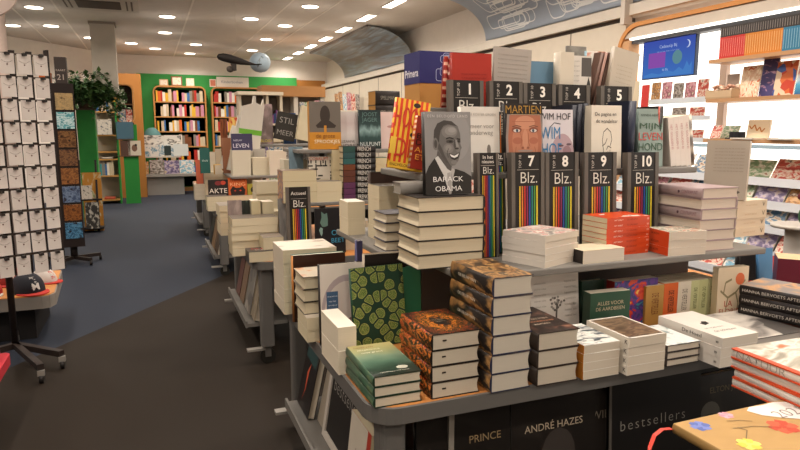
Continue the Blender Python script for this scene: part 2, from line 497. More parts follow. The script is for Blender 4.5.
def pics():
    if not PICS:
        rr = [(('#1d2b45', 0), ('#4a6a85', .45), ('#c9bda8', .56), ('#8a5a4a', .68)), (('#5a2a26', 0), ('#b0483c', .45), ('#d8cab8', .58), ('#3d3a40', .7)),
              (('#d6c9b4', 0), ('#b0824c', .45), ('#6a4630', .57), ('#dcd2c2', .7)), (('#2c3f30', 0), ('#6f8a64', .45), ('#c9c6b4', .58), ('#8a5a44', .7)),
              (('#d9d5cd', 0), ('#9a9189', .45), ('#4a4038', .6), ('#c7b79f', .8)), (('#2a2434', 0), ('#5f5272', .45), ('#a89aa8', .58), ('#b09a68', .7)),
              (('#b4ccd4', 0), ('#6a9ab0', .45), ('#dcd8ce', .56), ('#b07a66', .68)), (('#d8ccc8', 0), ('#b87f88', .47), ('#6d3a46', .58), ('#d6cab4', .7))]
        for i, r in enumerate(rr): PICS.append(art('noise', r, (4.5, 6), 5, .6, False, .35, i))
    return PICS
PNAME = ['blue photo', 'red', 'warm brown', 'green', 'grey', 'purple', 'pale blue', 'pink']
def face_row(where, A, B, z, h, w, group, seed, lean=.2, T=.008, cat='magazine', name='magazine', gap=.015, wj=.2, prefix=''):
    """covers shown face out along A-B, faces to the right-hand side when walking A to B"""
    r = random.Random(seed); A = Vector(A); B = Vector(B); d = B - A; L = d.length; d.normalize(); ang = math.atan2(d.y, d.x)
    s = 0; i = 0
    while True:
        ww = w * r.uniform(1 - wj, 1 + wj)
        if s + ww > L: break
        k = r.randrange(8); hh = h * r.uniform(.88, 1.05)
        b = bpy.data.objects.new(name, cover_block(pics()[k])); COL.objects.link(b)
        p = A + d * s
        b.matrix_world = T3(p.x, p.y, z) @ Rz(ang) @ T3(ww / 2, 0, 0) @ Rx(PI / 2 - lean) @ Matrix.Diagonal((ww, hh, T, 1))
        tag(b, '%s%s %s, %s from left, %s' % (prefix, PNAME[k], cat, nth(i), where), cat, group)
        s += ww + gap * r.uniform(.3, 1.5); i += 1
def cover_block(fm):
    k = ('blk', fm.name)
    if k in _sm: return _sm[k]
    mb = MB(); n = 0
    mb.box(-.5, 0, 0, .5, 1, .86, 1); mb.box(-.5, 0, .86, .5, 1, 1, 0)
    me = mb.mesh('magazine'); me.materials.append(fm); me.materials.append(paper('#e4dccb')); _sm[k] = me; return me
# ---------------------------------------------------------------- room shell
XW, YF, CEIL = 4.8, 17.9, 3.5
XL, YB = -6.8, -4.0

def floor_mat():
    m = bpy.data.materials.new('carpet_floor'); m.use_nodes = True
    nt = m.node_tree; b = nt.nodes['Principled BSDF']; b.inputs['Roughness'].default_value = .75; b.inputs['Specular IOR Level'].default_value = .25
    tc = nt.nodes.new('ShaderNodeTexCoord'); sp = nt.nodes.new('ShaderNodeSeparateXYZ'); nt.links.new(tc.outputs['Object'], sp.inputs[0])
    # the border between blue carpet and brown entrance floor runs from (-1.0,4.72) to (.71,7.1)
    a = nt.nodes.new('ShaderNodeMath'); a.operation = 'MULTIPLY_ADD'; a.inputs[1].default_value = -1.40; a.inputs[2].default_value = -6.135
    nt.links.new(sp.outputs['X'], a.inputs[0])
    s = nt.nodes.new('ShaderNodeMath'); s.operation = 'ADD'; nt.links.new(a.outputs[0], s.inputs[0]); nt.links.new(sp.outputs['Y'], s.inputs[1])
    g = nt.nodes.new('ShaderNodeMath'); g.operation = 'GREATER_THAN'; g.inputs[1].default_value = 0; nt.links.new(s.outputs[0], g.inputs[0])
    n = nt.nodes.new('ShaderNodeTexNoise'); n.inputs['Scale'].default_value = 70; n.inputs['Detail'].default_value = 4
    nt.links.new(tc.outputs['Object'], n.inputs['Vector'])
    def duo(c1, c2):
        x = nt.nodes.new('ShaderNodeMix'); x.data_type = 'RGBA'; x.inputs['A'].default_value = hexc(c1); x.inputs['B'].default_value = hexc(c2)
        nt.links.new(n.outputs['Fac'], x.inputs['Factor']); return x
    br = duo('#1d150c', '#241b11'); bl = duo('#262b36', '#2d333f')
    mx = nt.nodes.new('ShaderNodeMix'); mx.data_type = 'RGBA'
    nt.links.new(g.outputs[0], mx.inputs['Factor']); nt.links.new(br.outputs['Result'], mx.inputs['A']); nt.links.new(bl.outputs['Result'], mx.inputs['B'])
    nt.links.new(mx.outputs['Result'], b.inputs['Base Color'])
    return m
struct(MB().box(XL, YB, -.1, XW + .3, YF + .3, 0).ob('floor', floor_mat()))
struct(MB().box(XL, YB, CEIL, XW + .3, YF + .3, CEIL + .1).ob('ceiling', M('#d9d0c6', .9)))
WALL = M('#e9e1d7', .85)
struct(MB().box(XW + .02, YB, 0, XW + .3, YF, CEIL).ob('wall_right', WALL))
struct(MB().box(-.7, YF, 0, XW + .3, YF + .3, CEIL).ob('wall_far', WALL))
# slanting wall on the far left, its plain end wall and the wall behind the visitor
ang = MB(); ang.prism([(-.7, YF), (-.7, YF + .3), (XL - .3, 9.6), (XL - .05, 9.35)], 0, CEIL); struct(ang.ob('wall_far_left', WALL))
struct(MB().box(XL - .3, YB, 0, XL, 9.6, CEIL).ob('wall_left', WALL))
struct(MB().box(XL, YB - .3, 0, XW + .3, YB, CEIL).ob('wall_back', WALL))
# joints between the big ceiling panels
for i, x in enumerate((-1.89, -1.23, .73, 2.107, 2.78)):
    struct(MB().box(x - .014, YB, CEIL - .004, x + .014, YF, CEIL + .002).ob('trim_%d' % (i + 1), M('#f2eadf', .8)))
# painted bands on the far wall
GREEN = M('#3f9d4e', .7); OAK = M('#b9834a', .5); ORNG = M('#b0763a', .6)
struct(MB().box(-.2, YF - .04, 0, 3.95, YF, 3.04).ob('trim_6', GREEN))
struct(MB().box(3.95, YF - .10, 0, 4.75, YF, 2.98).ob('trim_7', ORNG))

# ---- right wall: cornice, dark gap, cupboard fronts with seams
struct(MB().box(4.64, YB, 2.76, XW + .02, YF - .1, 2.87).ob('trim_8', M('#d9d0c2', .6)))
struct(MB().box(4.70, 5.47, 2.72, XW + .02, YF - .1, 2.76).ob('trim_9', M('#5a5048', .7)))
seam = MB(); seam.box(4.70, 5.47, 0, XW + .02, YF - .1, 2.72)
struct(seam.ob('trim_10', M('#d8cdbb', .6)))
s2 = MB()
for y in (6.4, 7.75, 9.1, 10.45, 11.8, 13.15, 14.5, 15.85): s2.box(4.695, y - .008, .1, 4.702, y + .008, 2.72)
struct(s2.ob('trim_11', M('#8b8072', .7)))
struct(MB().box(4.58, 5.36, 2.67, 4.68, 5.42, 3.0).ob('trim_12', M('#cfc5b8', .6)))
# ---- bright bay: orange arch, fascia, backlit wall
BX = 4.78
arch = MB()
pts = [(5.46, 0), (5.46, 2.38)]
for i in range(9):
    t = PI * i / 16; pts.append((5.46 - .28 + .28 * math.cos(t), 2.385 + .28 * math.sin(t)))
pts += [(-1.0, 2.665)]
inn = [(-1.0, 2.625)]
for i in range(8, -1, -1):
    t = PI * i / 16; inn.append((5.42 - .25 + .25 * math.cos(t), 2.375 + .25 * math.sin(t)))
inn += [(5.42, 0)]
arch.prism(pts + inn, 4.59, 4.74, axis='x')
struct(arch.ob('trim_13', M('#c98a4e', .5)))
fas = MB(); fas.prism([(5.41, 2.522), (5.41, 2.53), (5.2, 2.62), (-1.0, 2.62), (-1.0, 2.522)], 4.605, 4.74, axis='x')
struct(fas.ob('trim_14', M('#cbbfb0', .6)))
tag(MB().box(4.60, -1, 2.502, 4.735, 5.29, 2.52).ob('light_strip', glow('#fff8ee', 3.0)), 'white glowing light strip under the pale fascia above the bright shelves', 'light strip')
struct(MB().box(4.63, -1, 2.465, 4.735, 5.29, 2.50).ob('trim_15', M('#4a4a4c', .5)))
struct(MB().box(4.605, 5.3, 0, 4.74, 5.41, 2.50).ob('trim_16', M('#c79a70', .6)))
lp = MB().box(4.74, -1, .1, BX, 5.30, 2.52).ob('light_wall_panel', glow('#fff8ee', 2.6))
tag(lp, 'white backlit wall panel glowing behind the shelves at right', 'light panel')

# ---- two barrel shaped coves between ceiling and right wall
def cove(y0, y1, label, m):
    e = empty('ceiling_cove', (4.8, (y0 + y1) / 2, 2.95), label, 'ceiling panel', 'curved panels under the ceiling')
    mb = MB(); n = 24; a = []
    X0, Z0, X1, Z1 = 3.84, 3.46, 4.70, 2.90
    for i in range(n + 1):     # bulges out and up, like an awning
        t = PI / 2 * i / n
        a.append((X0 + (X1 - X0) * math.sin(t), Z1 + (Z0 - Z1) * math.cos(t)))
    for xa, za in a: mb.v += [Vector((xa - 4.8, y0 - (y0+y1)/2, za - 2.95)), Vector((xa - 4.8, y1 - (y0+y1)/2, za - 2.95))]
    for i in range(n):
        mb.face([2*i, 2*i + 1, 2*i + 3, 2*i + 2], 0, ((0, i / n), (1, i / n), (1, (i+1) / n), (0, (i+1) / n)), True)
    p = mb.ob('printed_panel', m, e); so = p.modifiers.new('thick', 'SOLIDIFY'); so.thickness = .02; so.offset = -1
    MB().box(X0 - 4.83, y0 - (y0+y1)/2, Z0 - 2.955, X0 - 4.795, y1 - (y0+y1)/2, Z0 - 2.90).ob('edge_rail', M('#6d655f', .4), e)
    return e, a
cove2, _ = cove(11.3, 15.7, 'curved grey and blue panel under the ceiling, further one by the far wall',
                art('noise', (('#7f7b78', 0), ('#989590', .42), ('#9fadb8', .55), ('#c4ccd2', .72)), (2.5, 7), 8, 1.5, False, .45, 3))
cove1, arc = cove(2.6, 8.45, 'curved blue panel with white rounded line pattern above the bright wall shelves', M('#a9b4c4', .5))
# white rounded-rectangle line pattern of the nearer cove
pl = MB(); r = random.Random(5)
L = 5.85
def cpt(u, t):
    tt = PI / 2 * max(.01, min(.99, t)); off = .006
    return Vector((3.84 + .86 * math.sin(tt) - 4.8 - off * math.sin(tt), -L/2 + u, 2.90 + .56 * math.cos(tt) - 2.95 - off * math.cos(tt) - .004))
for i in range(150):
    u0 = r.uniform(.1, L - 1.0); t0 = r.uniform(.05, .75); w = r.uniform(.3, .8); h = r.uniform(.12, .3)
    if t0 + h > .97: h = .97 - t0
    rr = rrect(0, 0, w, h * 1.0, min(.1, h * .4), 4)
    q = [(u0 + a, t0 + b) for a, b in rr]; q.append(q[0])
    for (a, b), (c, d) in zip(q, q[1:]):
        dl = math.hypot(c - a, (d - b) * 1.1) or 1; nx, ny = -(d - b) / dl * .009, (c - a) / dl * .009
        pl.poly([cpt(a + nx, b + ny), cpt(a - nx, b - ny), cpt(c - nx, d - ny), cpt(c + nx, d + ny)])
pl.ob('line_pattern', M('#eef0f0', .5), cove1)

# ---- column, air conditioner, ceiling lamps
col = empty('column', (-.66, 12.9, 2.2)); col['kind'] = 'structure'; col.name = 'trim_17'
MB().box(-.2, -.2, 0, .2, .2, 1.30).ob('column_shaft', M('#b5aca0', .8), col)
MB().box(-.22, -.22, 1.26, .22, .22, 1.298).ob('column_collar', M('#8c8076', .8), col)
ac = empty('air_conditioner', (-.58, 10.75, 3.5), 'white ceiling air conditioner cassette with a dark grille', 'air conditioner')
MB().prism(rrect(-.55, -.55, .55, .55, .06), -.05, -.002).ob('cassette_frame', M('#c9c0b4', .5), ac)
MB().box(-.3, -.3, -.06, .3, .3, -.05).ob('grille', M('#4f4238', .7), ac)
for sx in (-.42, .42):
    mm = MB()
    for k in (-.035, .035): mm.box(sx + k - .012, -.38, -.054, sx + k + .012, .38, -.0505)
    mm.ob('air_slot', M('#6e6258', .7), ac)

LAMPS = []
def lamp_power(o, w, size, color=(1, .895, .79), spread=150, shape='DISK', sy=None):
    L = bpy.data.lights.new('lamp', 'AREA'); L.energy = w; L.shape = shape; L.size = size; L.color = color; L.spread = math.radians(spread)
    if sy: L.size_y = sy
    l = bpy.data.objects.new('light', L); COL.objects.link(l); l.parent = o; l.location = (0, 0, -.02); return l
DOWN, UP = .72, .10
def ceiling_fill(o, w):  # added fill: bare point light hung below each fitting to brighten the ceiling
    L = bpy.data.lights.new('lamp', 'POINT'); L.energy = w; L.shadow_soft_size = .12; L.color = (1, .895, .79)
    l = bpy.data.objects.new('light', L); COL.objects.link(l); l.parent = o; l.location = (0, 0, -.38); return l
GL = glow('#fff1dc', 7.0)
DN_RING = MB(); DN_RING.cyl((0, 0, -.012), (0, 0, -.001), .15, .14, 24); DN_ME = DN_RING.mesh('ring'); DN_ME.materials.append(M('#cfc5b8', .5))
DN_G = MB(); DN_G.cyl((0, 0, -.016), (0, 0, -.0125), .125, seg=24); DG_ME = DN_G.mesh('diffuser'); DG_ME.materials.append(GL)
def downlight(x, y, label, w=30, glo=True):
    e = empty('downlight', (x, y, CEIL), label, 'ceiling light', 'round downlights')
    mesh_ob('ring', DN_ME, None, e); mesh_ob('diffuser', DG_ME, None, e)
    if w: lamp_power(e, w * DOWN, .22); ceiling_fill(e, w * UP)
    return e
SEEN = [(-1.55, 11.6, 'round downlight nearest the top left corner of the ceiling'), (-1.55, 13.5, 'round downlight second in the leftmost ceiling row'),
        (-2.2, 13.7, 'round downlight at the far left edge of the ceiling'), (.405, 11.7, 'round downlight right of the air conditioner, nearer of two'),
        (.415, 13.6, 'round downlight right of the air conditioner, farther of two'), (1.1, 15.2, 'round downlight above the middle of the green wall'),
        (2.44, 9.95, 'round downlight nearest in the row left of the oblong lights'), (2.44, 11.9, 'round downlight second in the row left of the oblong lights'),
        (2.43, 13.8, 'round downlight third in the row left of the oblong lights'), (2.43, 15.8, 'round downlight fourth in the row left of the oblong lights'),
        (1.75, 11.4, 'round downlight above the hanging balloon'), (-.24, 15.5, 'round downlight just right of the column'),
        (.26, 16.3, 'round downlight above the bookcase on the green wall'), (1.08, 17.0, 'round downlight closest to the far wall'), (-1.0, 14.9, 'round downlight behind the column')]
for x, y, lab in SEEN: downlight(x, y, lab, 22)
k = 0
for x in (-1.55, .41, 2.43):
    for y in (-2.2, -.2, 1.8, 3.8, 5.8, 7.8):
        downlight(x, y, 'round downlight overhead, %s row, %s from the back wall' % (('left', 'middle', 'right')[(-1.55, .41, 2.43).index(x)], nth(k % 6)), 30); k += 1
for x, y in ((-4, 2), (-4, 5), (-4, 8), (-4, -1)):
    downlight(x, y, 'round downlight over the left aisle, %s from the back wall' % nth((-1, 2, 5, 8).index(y)), 30)
for i, y in enumerate((9.27, 10.6, 11.95, 13.28, 14.58, 15.88, 17.18)):
    e = empty('oblong_light', (3.57, y, CEIL), 'oblong recessed ceiling light, %s from the front in the row beside the curved panels' % nth(i), 'ceiling light', 'oblong ceiling lights')
    MB().box(-.1, -.34, -.012, .1, .34, -.001).ob('light_frame', M('#cfc5b8', .5), e)
    MB().box(-.075, -.31, -.016, .075, .31, -.0125).ob('diffuser', GL, e)
    lamp_power(e, 17, .14, shape='RECTANGLE', sy=.6); ceiling_fill(e, 2.6)
for i, y in enumerate((1.3, 2.6, 3.95, 5.28, 6.6, 7.94)):
    e = empty('oblong_light', (3.57, y, CEIL), 'oblong recessed ceiling light over the front tables, %s from the front' % nth(i), 'ceiling light', 'oblong ceiling lights')
    MB().box(-.1, -.34, -.012, .1, .34, -.001).ob('light_frame', M('#cfc5b8', .5), e)
    MB().box(-.075, -.31, -.016, .075, .31, -.0125).ob('diffuser', GL, e)
    lamp_power(e, 17, .14, shape='RECTANGLE', sy=.6); ceiling_fill(e, 2.6)

# ---- hanging whale and balloon
wh = empty('hanging_whale', (1.20, 9.15, 2.53), 'black paper whale hanging under the ceiling beside the balloon', 'mobile')
w = MB()
prof = [(-.27, .06, .015), (-.25, .06, .05), (-.19, .055, .075), (-.08, .035, .08), (.04, .01, .062), (.15, -.012, .036), (.24, -.025, .014), (.27, -.025, .008)]
n = 10
for x, z, rr in prof:
    for j in range(n):
        t = 2 * PI * j / n; w.v.append(Vector((x, rr * .8 * math.cos(t), z + rr * math.sin(t) * .75)))
for i in range(len(prof) - 1):
    for j in range(n):
        q = (j + 1) % n; w.face([i*n + j, i*n + q, (i+1)*n + q, (i+1)*n + j][::-1], 0, None, True)
w.face(list(range(n)), 0); w.face([(len(prof)-1)*n + j for j in range(n)][::-1], 0)
w.ob('body', M('#2e2a28', .6), wh)
f = MB(); f.prism([(.25, -.01), (.29, .09), (.32, .08), (.29, 0), (.32, -.08), (.29, -.09)], -.032, -.02); f.ob('tail_fin', M('#2e2a28', .6), wh)
f = MB(); f.prism([(-.1, -.03), (-.06, -.13), (-.02, -.12), (-.02, -.03)], -.05, -.035, axis='y'); f.ob('flipper', M('#3a3633', .6), wh)
f = MB(); f.ball((-.1, 0, -.1), .05, .03, .045); f.ob('hanging_figure', M('#57504a', .6), wh)
MB().cyl((0, 0, .08), (0, 0, .968), .0015, seg=5).ob('string', M('#d8d0c4', .5), wh)
bl = empty('hanging_balloon', (1.535, 9.3, 2.55), 'pale blue egg shaped balloon hanging on a string', 'mobile')
MB().ball((0, 0, 0), .148, .148, .142, u=24, v=14).ob('ball', art('noise', (('#b9cfdf', 0), ('#bcd2e2', .62), ('#7d8a90', .66), ('#c0d4e2', .7)), (9, 9, 9), 2, 1, False, .4, 1, 'Object'), bl)
MB().cyl((0, 0, .14), (0, 0, .948), .0015, seg=5).ob('string', M('#d8d0c4', .5), bl)
# wall fixtures at the far left
px = x_at(5, 9.0, 2.9) - .28
struct(MB().cyl((px, 9.0, 0), (px, 9.0, 3.5), .28, seg=28).ob('trim_18', M('#c9b6ab', .7)))
dx = x_at(-17, 6.0, 2.72)
ds = empty('hanging_sign', (dx, 6.0, 2.72), 'pale round sign hanging at the top left edge', 'sign')
MB().cyl((0, -.02, 0), (0, .02, 0), .24, seg=32).ob('sign_disc', M('#cbb8ae', .6), ds)
MB().cyl((0, 0, .235), (0, 0, .78), .004, seg=6).ob('wire', M('#8c8076', .5), ds)
# ---------------------------------------------------------------- display tables on castors
TZ, T2Z, T3Z, T4Z = .73, 1.08, 1.425, 1.70
STEEL = M('#65625e', .5, .0, .4); DGREY = M('#6b6660', .55); WOOD = M('#b8793f', .45); LGREY = M('#77736d', .5)
def castor_me():
    mb = MB(); mb.cyl((0, -.018, .052), (0, .018, .052), .052, seg=18); return mb
def table(x0, y0, x1, y1, label, shelves, lshelf, name='display_table', rc=.09, legx=None):
    cx, cy = (x0 + x1) / 2, (y0 + y1) / 2
    e = empty(name, (cx, cy, 0), label, 'table')
    a, b, c, d = x0 - cx, y0 - cy, x1 - cx, y1 - cy
    MB().prism(rrect(a + .012, b + .012, c - .012, d - .012, rc, 6), TZ - .045, TZ).ob('tabletop', WOOD, e)
    # raised metal band round the edge
    o = rrect(a, b, c, d, rc + .01, 6); i_ = rrect(a + .012, b + .012, c - .012, d - .012, rc, 6)
    mb = MB(); k = len(o)
    for z in (TZ - .055, TZ - .001):
        mb.v += [Vector((p[0], p[1], z)) for p in o] + [Vector((p[0], p[1], z)) for p in i_]
    for i in range(k):
        j = (i + 1) % k
        mb.face([i, j, 2*k + j, 2*k + i]); mb.face([k + j, k + i, 3*k + i, 3*k + j])
        mb.face([2*k + i, 2*k + j, 3*k + j, 3*k + i]); mb.face([j, i, k + i, k + j])
    mb.ob('edge_band', STEEL, e)
    for (lx, ly) in ((a + .09, b + .09), (c - .09, b + .09), (a + .09, d - .09), (c - .09, d - .09)):
        MB().prism(rrect(lx - .045, ly - .045, lx + .045, ly + .045, .02, 3), .128, TZ - .05).ob('leg', STEEL, e)
        cs = castor_me().ob('castor', M('#26241f', .5), e, (lx, ly, 0))
        f = MB(); f.box(-.02, -.026, .05, .02, -.02, .128); f.box(-.02, .02, .05, .02, .026, .128); f.box(-.025, -.026, .115, .025, .026, .128)
        f.ob('castor_fork', M('#8a8680', .35, .6), cs)
        f = MB(); f.box(-.14, -.025, .098, -.02, .025, .112); f.ob('brake_pedal', M('#b5b0a8', .35, .5), cs)
    ls = MB(); ls.box(a - .0, lshelf[0] - cy, .17, a + .30, lshelf[1] - cy, .195); ls.box(a - .012, lshelf[0] - cy, .165, a + .0, lshelf[1] - cy, .215)
    ls.ob('lower_shelf', LGREY, e)
    fs = MB(); fs.box(a + .32, b + .06, .165, c - .15, b + .32, .185); fs.box(a + .32, b + .34, .165, c - .15, b + .36, TZ - .06)
    fs.ob('front_shelf', M('#2b2825', .6), e)
    MB().box(a + .31, lshelf[0] - cy, .165, a + .33, lshelf[1] - cy, TZ - .06).ob('side_panel', M('#8f887e', .5), e)
    for (sx0, sx1, sy0, sy1, z) in shelves:
        s = MB(); s.box(sx0 - cx, sy0 - cy, z - .028, sx1 - cx, sy1 - cy, z); bevel(s.ob('tier_shelf', LGREY, e), .006)
    if shelves:
        xs0 = max(s[0] for s in shelves) + .25; xs1 = min(s[1] for s in shelves) - .15
        zt = max(s[4] for s in shelves)
        ym = sum((s[2] + s[3]) / 2 for s in shelves[-1:])
        for ux in (xs0, (xs0 + xs1) / 2, xs1):
            MB().box(ux - .02 - cx, ym - .02 - cy, TZ, ux + .02 - cx, ym + .02 - cy, zt - .028).ob('upright', STEEL, e)
    return e
t1 = table(.60, 1.75, 3.15, 3.3, 'large grey edged display table in the foreground with two raised tiers of bestsellers',
      [(1.03, 2.54, 1.97, 2.45, T2Z), (.90, 2.54, 2.452, 3.2, T2Z), (1.0, 2.45, 2.3, 2.78, T3Z), (1.15, 2.5, 2.62, 2.86, T4Z)], (1.84, 3.12))
MB().box(-.385, 1.86 - 2.525, .165, -.355, 1.89 - 2.525, TZ - .05).ob('post', LGREY, t1)
MB().box(1.05 - 1.875, 2.40 - 2.525, TZ + .001, 2.54 - 1.875, 2.415 - 2.525, T2Z - .03).ob('back_panel', M('#4a433d', .6), t1)
t2 = table(.60, 4.15, 2.85, 5.7, 'second grey display table on castors behind the front table',
      [(1.02, 2.6, 4.45, 5.5, T2Z), (1.02, 2.6, 4.62, 5.2, T3Z + .03)], (4.55, 5.65))
t3 = table(.62, 7.0, 2.85, 8.5, 'third display table of books further along the aisle',
      [(.84, 2.6, 7.3, 8.3, T2Z), (1.08, 2.6, 7.84, 8.2, T3Z)], (7.2, 8.4))
t4 = table(.66, 9.8, 2.6, 11.4, 'farthest display table of books, before the green wall', [(1.0, 2.4, 10.1, 11.2, T2Z)], (10.0, 11.3))

# ---------------------------------------------------------------- rainbow display stands
def bstand(px0, px1, Y, z, top, head, label, text_lines=None, num=None, yaw=0.0, lean=.06):
    zt = on_y(px0, top, Y)[1]; h = zt - z; zm = z + h * .7
    x = x_at(px0, Y, zm); w = len_to(x, Y, zm, yaw, px1)
    e = empty('display_stand', (x + w / 2, Y, z), label, 'display stand', None, (-lean, 0, yaw))
    f = w * .11
    MB().box(-w/2 + f, -.012, 0, w/2 - f, .002, h).ob('panel', M('#25211e', .45), e)
    for sx in (-1, 1):
        MB().box(min(sx * (w/2 - f), sx * w/2), -.015, 0, max(sx * (w/2 - f), sx * w/2), .02, h).ob('side_frame', M('#625b54', .45), e)
    MB().box(-w/2 + f, .002, 0, w/2 - f, .03, h - .01).ob('back_box', M('#3a3530', .5), e)
    rx = (PI / 2, 0, 0); wi = w - 2 * f; yy = -.0135
    if num:
        text_on(e, num, .06, (wi * .12, yy, h - wi * .31), rx, '#ece6dc', 'number_text', .03, 1, None, 0, .5, wi * .36)
        text_on(e, 'TOP 10', .02, (-wi * .30, yy, h - wi * .31), (PI / 2, -PI / 2, 0), '#b8b0a6', 'small_text', .01, 1, wi * .44)
        ly = h - wi * .58
    elif text_lines and len(text_lines) == 2:
        text_on(e, text_lines[0], .03, (0, yy, h - wi * .24), rx, '#d8d0c6', 'title_text', .01, 1, wi * .62)
        text_on(e, text_lines[1], .03, (0, yy, h - wi * .48), rx, '#d8d0c6', 'title_text', .01, 1, wi * .72)
        ly = h - wi * .68
    else:
        text_on(e, text_lines[0], .03, (0, yy, h - wi * .34), rx, '#d8d0c6', 'title_text', .01, 1, wi * .8)
        ly = h - wi * .62
    MB().box(-wi * .42, yy, ly - .001, wi * .42, yy + .001, ly + .001).ob('rule_line', M('#a8a096', .5), e)
    text_on(e, 'Blz.', .06, (wi * .03, yy, ly - wi * .28), rx, '#d8d2c8', 'logo_text', -.008, 1, wi * .64, 0, .5, wi * .36)
    cols = ['#d9b43a', '#d07a35', '#c23a32', '#8a2f55', '#2f4f9a', '#2f7f78', '#4f8f45', '#d9c23a']
    sb = MB(); sy = ly - wi * .54; sw = wi * .76 / 8
    for i in range(8):
        q = -wi * .36 + i * sw; sb.box(q + sw * .22, yy, .004, q + sw * .74, yy + .0012, sy, i)
    sb.ob('colour_stripes', [M(c, .4) for c in cols], e)
    return e
for px0, px1, n, Y in ((512, 545, '7', 2.235), (546, 579, '8', 2.24), (585, 617, '9', 2.24), (628, 659, '10', 2.24)):
    bstand(px0, px1, Y, T2Z, 152.5, 1, 'black stand headed %s with rainbow stripes, on the lower tier' % {'7':'seven','8':'eight','9':'nine','10':'ten'}[n], None, n)
bstand(478, 499, 2.24, T2Z, 153, 1, 'black stand reading In het nieuws, beside the portrait hardback', ['In het', 'nieuws'])
bstand(493, 506, 2.30, T2Z, 153, 1, 'narrow black stand half hidden behind the In het nieuws one', ['Blz.'])
for px0, px1, n, Y in ((450, 484, '1', 2.55), (490, 523, '2', 2.55), (524, 556, '3', 2.55), (559, 590, '4', 2.55), (601, 632, '5', 2.55)):
    tp = {'1': 79.5, '2': 80.5, '3': 82.5, '4': 84, '5': 85.5}[n]
    bstand(px0, px1, Y, T3Z, tp, 1, 'black stand headed %s, standing on the upper tier' % {'1':'one','2':'two','3':'three','4':'four','5':'five'}[n], None, n)
bstand(287, 311, 4.3, TZ, 187.5, 1, 'black stand reading Actueel with rainbow stripes, on the second table', ['Actueel'])
# ================================================================ foreground table: lower level, front row
FR = 'in the front row'
# 1 green landscape hardbacks
gart = art('grad', (('#1a231d', 0), ('#2a4034', .22), ('#4f6d5a', .42), ('#758a72', .6), ('#98996c', .78), ('#ada26c', 1)), (2, 5), 4, .28, False, .3)
gsp = art('noise', (('#26382c', 0), ('#486650', .5), ('#98965f', .75)), (3, 1), 2, .2, False, .35, 2)
def d_green(b):
    front_text(b, 'DAVID VAN', .016, .33, .89, '#8a5a2a', .42); front_text(b, 'REYBROUCK', .016, .40, .80, '#e8e2c8', .50)
    front_text(b, 'onze grond', .014, .42, .71, '#e8e2c8', .46)
    shapes_on(b, [('#b9b9a8', ell(.72, .18, .12, .045))])
    front_text(b, 'roman over het water', .008, .5, .08, '#d8d6c4', .6)
stack('green landscape hardback', 'at the front left corner of the front table', .612, 1.778, TZ, .168, .30, 3, .0345, 'L', .0,
      cover='#1f3527', front=gart, spine=gsp, page='#cfc3ad', decorate=d_green)
# 2 floral hardbacks
fart = art('radial', (('#1d1a18', 0), ('#22201c', .15), ('#8a4a1c', .19), ('#cc7c2a', .23), ('#2a2a1c', .28), ('#c06a22', .36), ('#23241a', .395), ('#8f3f1e', .5), ('#1f1a16', .535), ('#6d3418', .66), ('#1d1a16', .70)), (11, 11), 4, .62, True, .35)
fsp = art('noise', (('#1b1712', 0), ('#2a2a18', .42), ('#7a4420', .5), ('#d9802c', .56), ('#b23a2c', .62), ('#24201a', .7)), (9, 3), 4, 1.4, False, .4)
def d_floral(b):
    front_text(b, 'FLORA', .02, .5, .54, '#a89a80', .22); front_text(b, 'verhalen', .012, .5, .46, '#a89a80', .2)
    W, H, T = b['_d']
    MB().box(-W/2 + .045, -.0002, T * .52, -W/2 + .058, .0035, T * .60).ob('page_mark', M('#3a3028'), b)
_, ftop = stack('thick orange floral hardback', 'beside the green landscape books ' + FR, .806, 1.773, TZ, .183, .262, 4, .0545, 'L', .0,
      cover='#1c1814', front=fart, spine=fsp, page='#cbbfab', decorate=d_floral)
# 3 napoleon-like mountain stack
nart = art('noise', (('#241c17', 0), ('#3d2f23', .40), ('#86603a', .49), ('#b58c58', .55), ('#3f3327', .61), ('#6d5945', .8)), (3.2, 4.5), 5, .8, False, .35, 4)
nsp = art('grad', (('#3a2413', 0), ('#c08030', .10), ('#5e4226', .22), ('#2e2a28', .34), ('#2b2a2c', .55), ('#8c6f4f', .75), ('#b8895a', .9)), (6, 3), 4, .5, False, .35, 1)
# run the spine gradient along the book
nsp = art('noise', (('#241d18', 0), ('#2c2622', .46), ('#6d5236', .53), ('#a87c48', .6), ('#7a6345', .72)), (3.2, 1.2), 4, .6, False, .35, 6)
def d_nap(b):
    spine_text(b, 'DE EEUW VAN', .02, .56, '#d9cdb8', .42, height=.011)
    front_text(b, 'een geschiedenis', .012, .55, .12, '#cbb894', .5)
stack('thick brown mountain hardback', 'right of the floral books', 1.009, 1.743, TZ, .160, .30, 6, .0655, 'L', .015,
      cover='#2a2f45', front=nart, spine=nsp, page='#c9c0b0', decorate=d_nap)
# 4 dark cover stack
dart = art('noise', (('#2a221f', 0), ('#352a26', .5), ('#5b4238', .62), ('#8e6552', .72), ('#2a221f', .85)), (2.5, 3.5), 4, .9, False, .4, 8)
def d_dark(b):
    front_text(b, 'JULI EN MIJN', .02, .5, .5, '#c9b8a0', .62); front_text(b, 'VERLOREN JAAR', .02, .52, .40, '#c98a62', .66); front_text(b, 'ROMAN', .016, .46, .3, '#c9b8a0', .36)
stack('dark brown hardback with pale lettering', 'right of the mountain books', 1.184, 1.736, TZ, .176, .29, 3, .0625, 'L', .0,
      cover='#332a25', front=dart, spine='#3a3029', page='#c6bba9', decorate=d_dark)
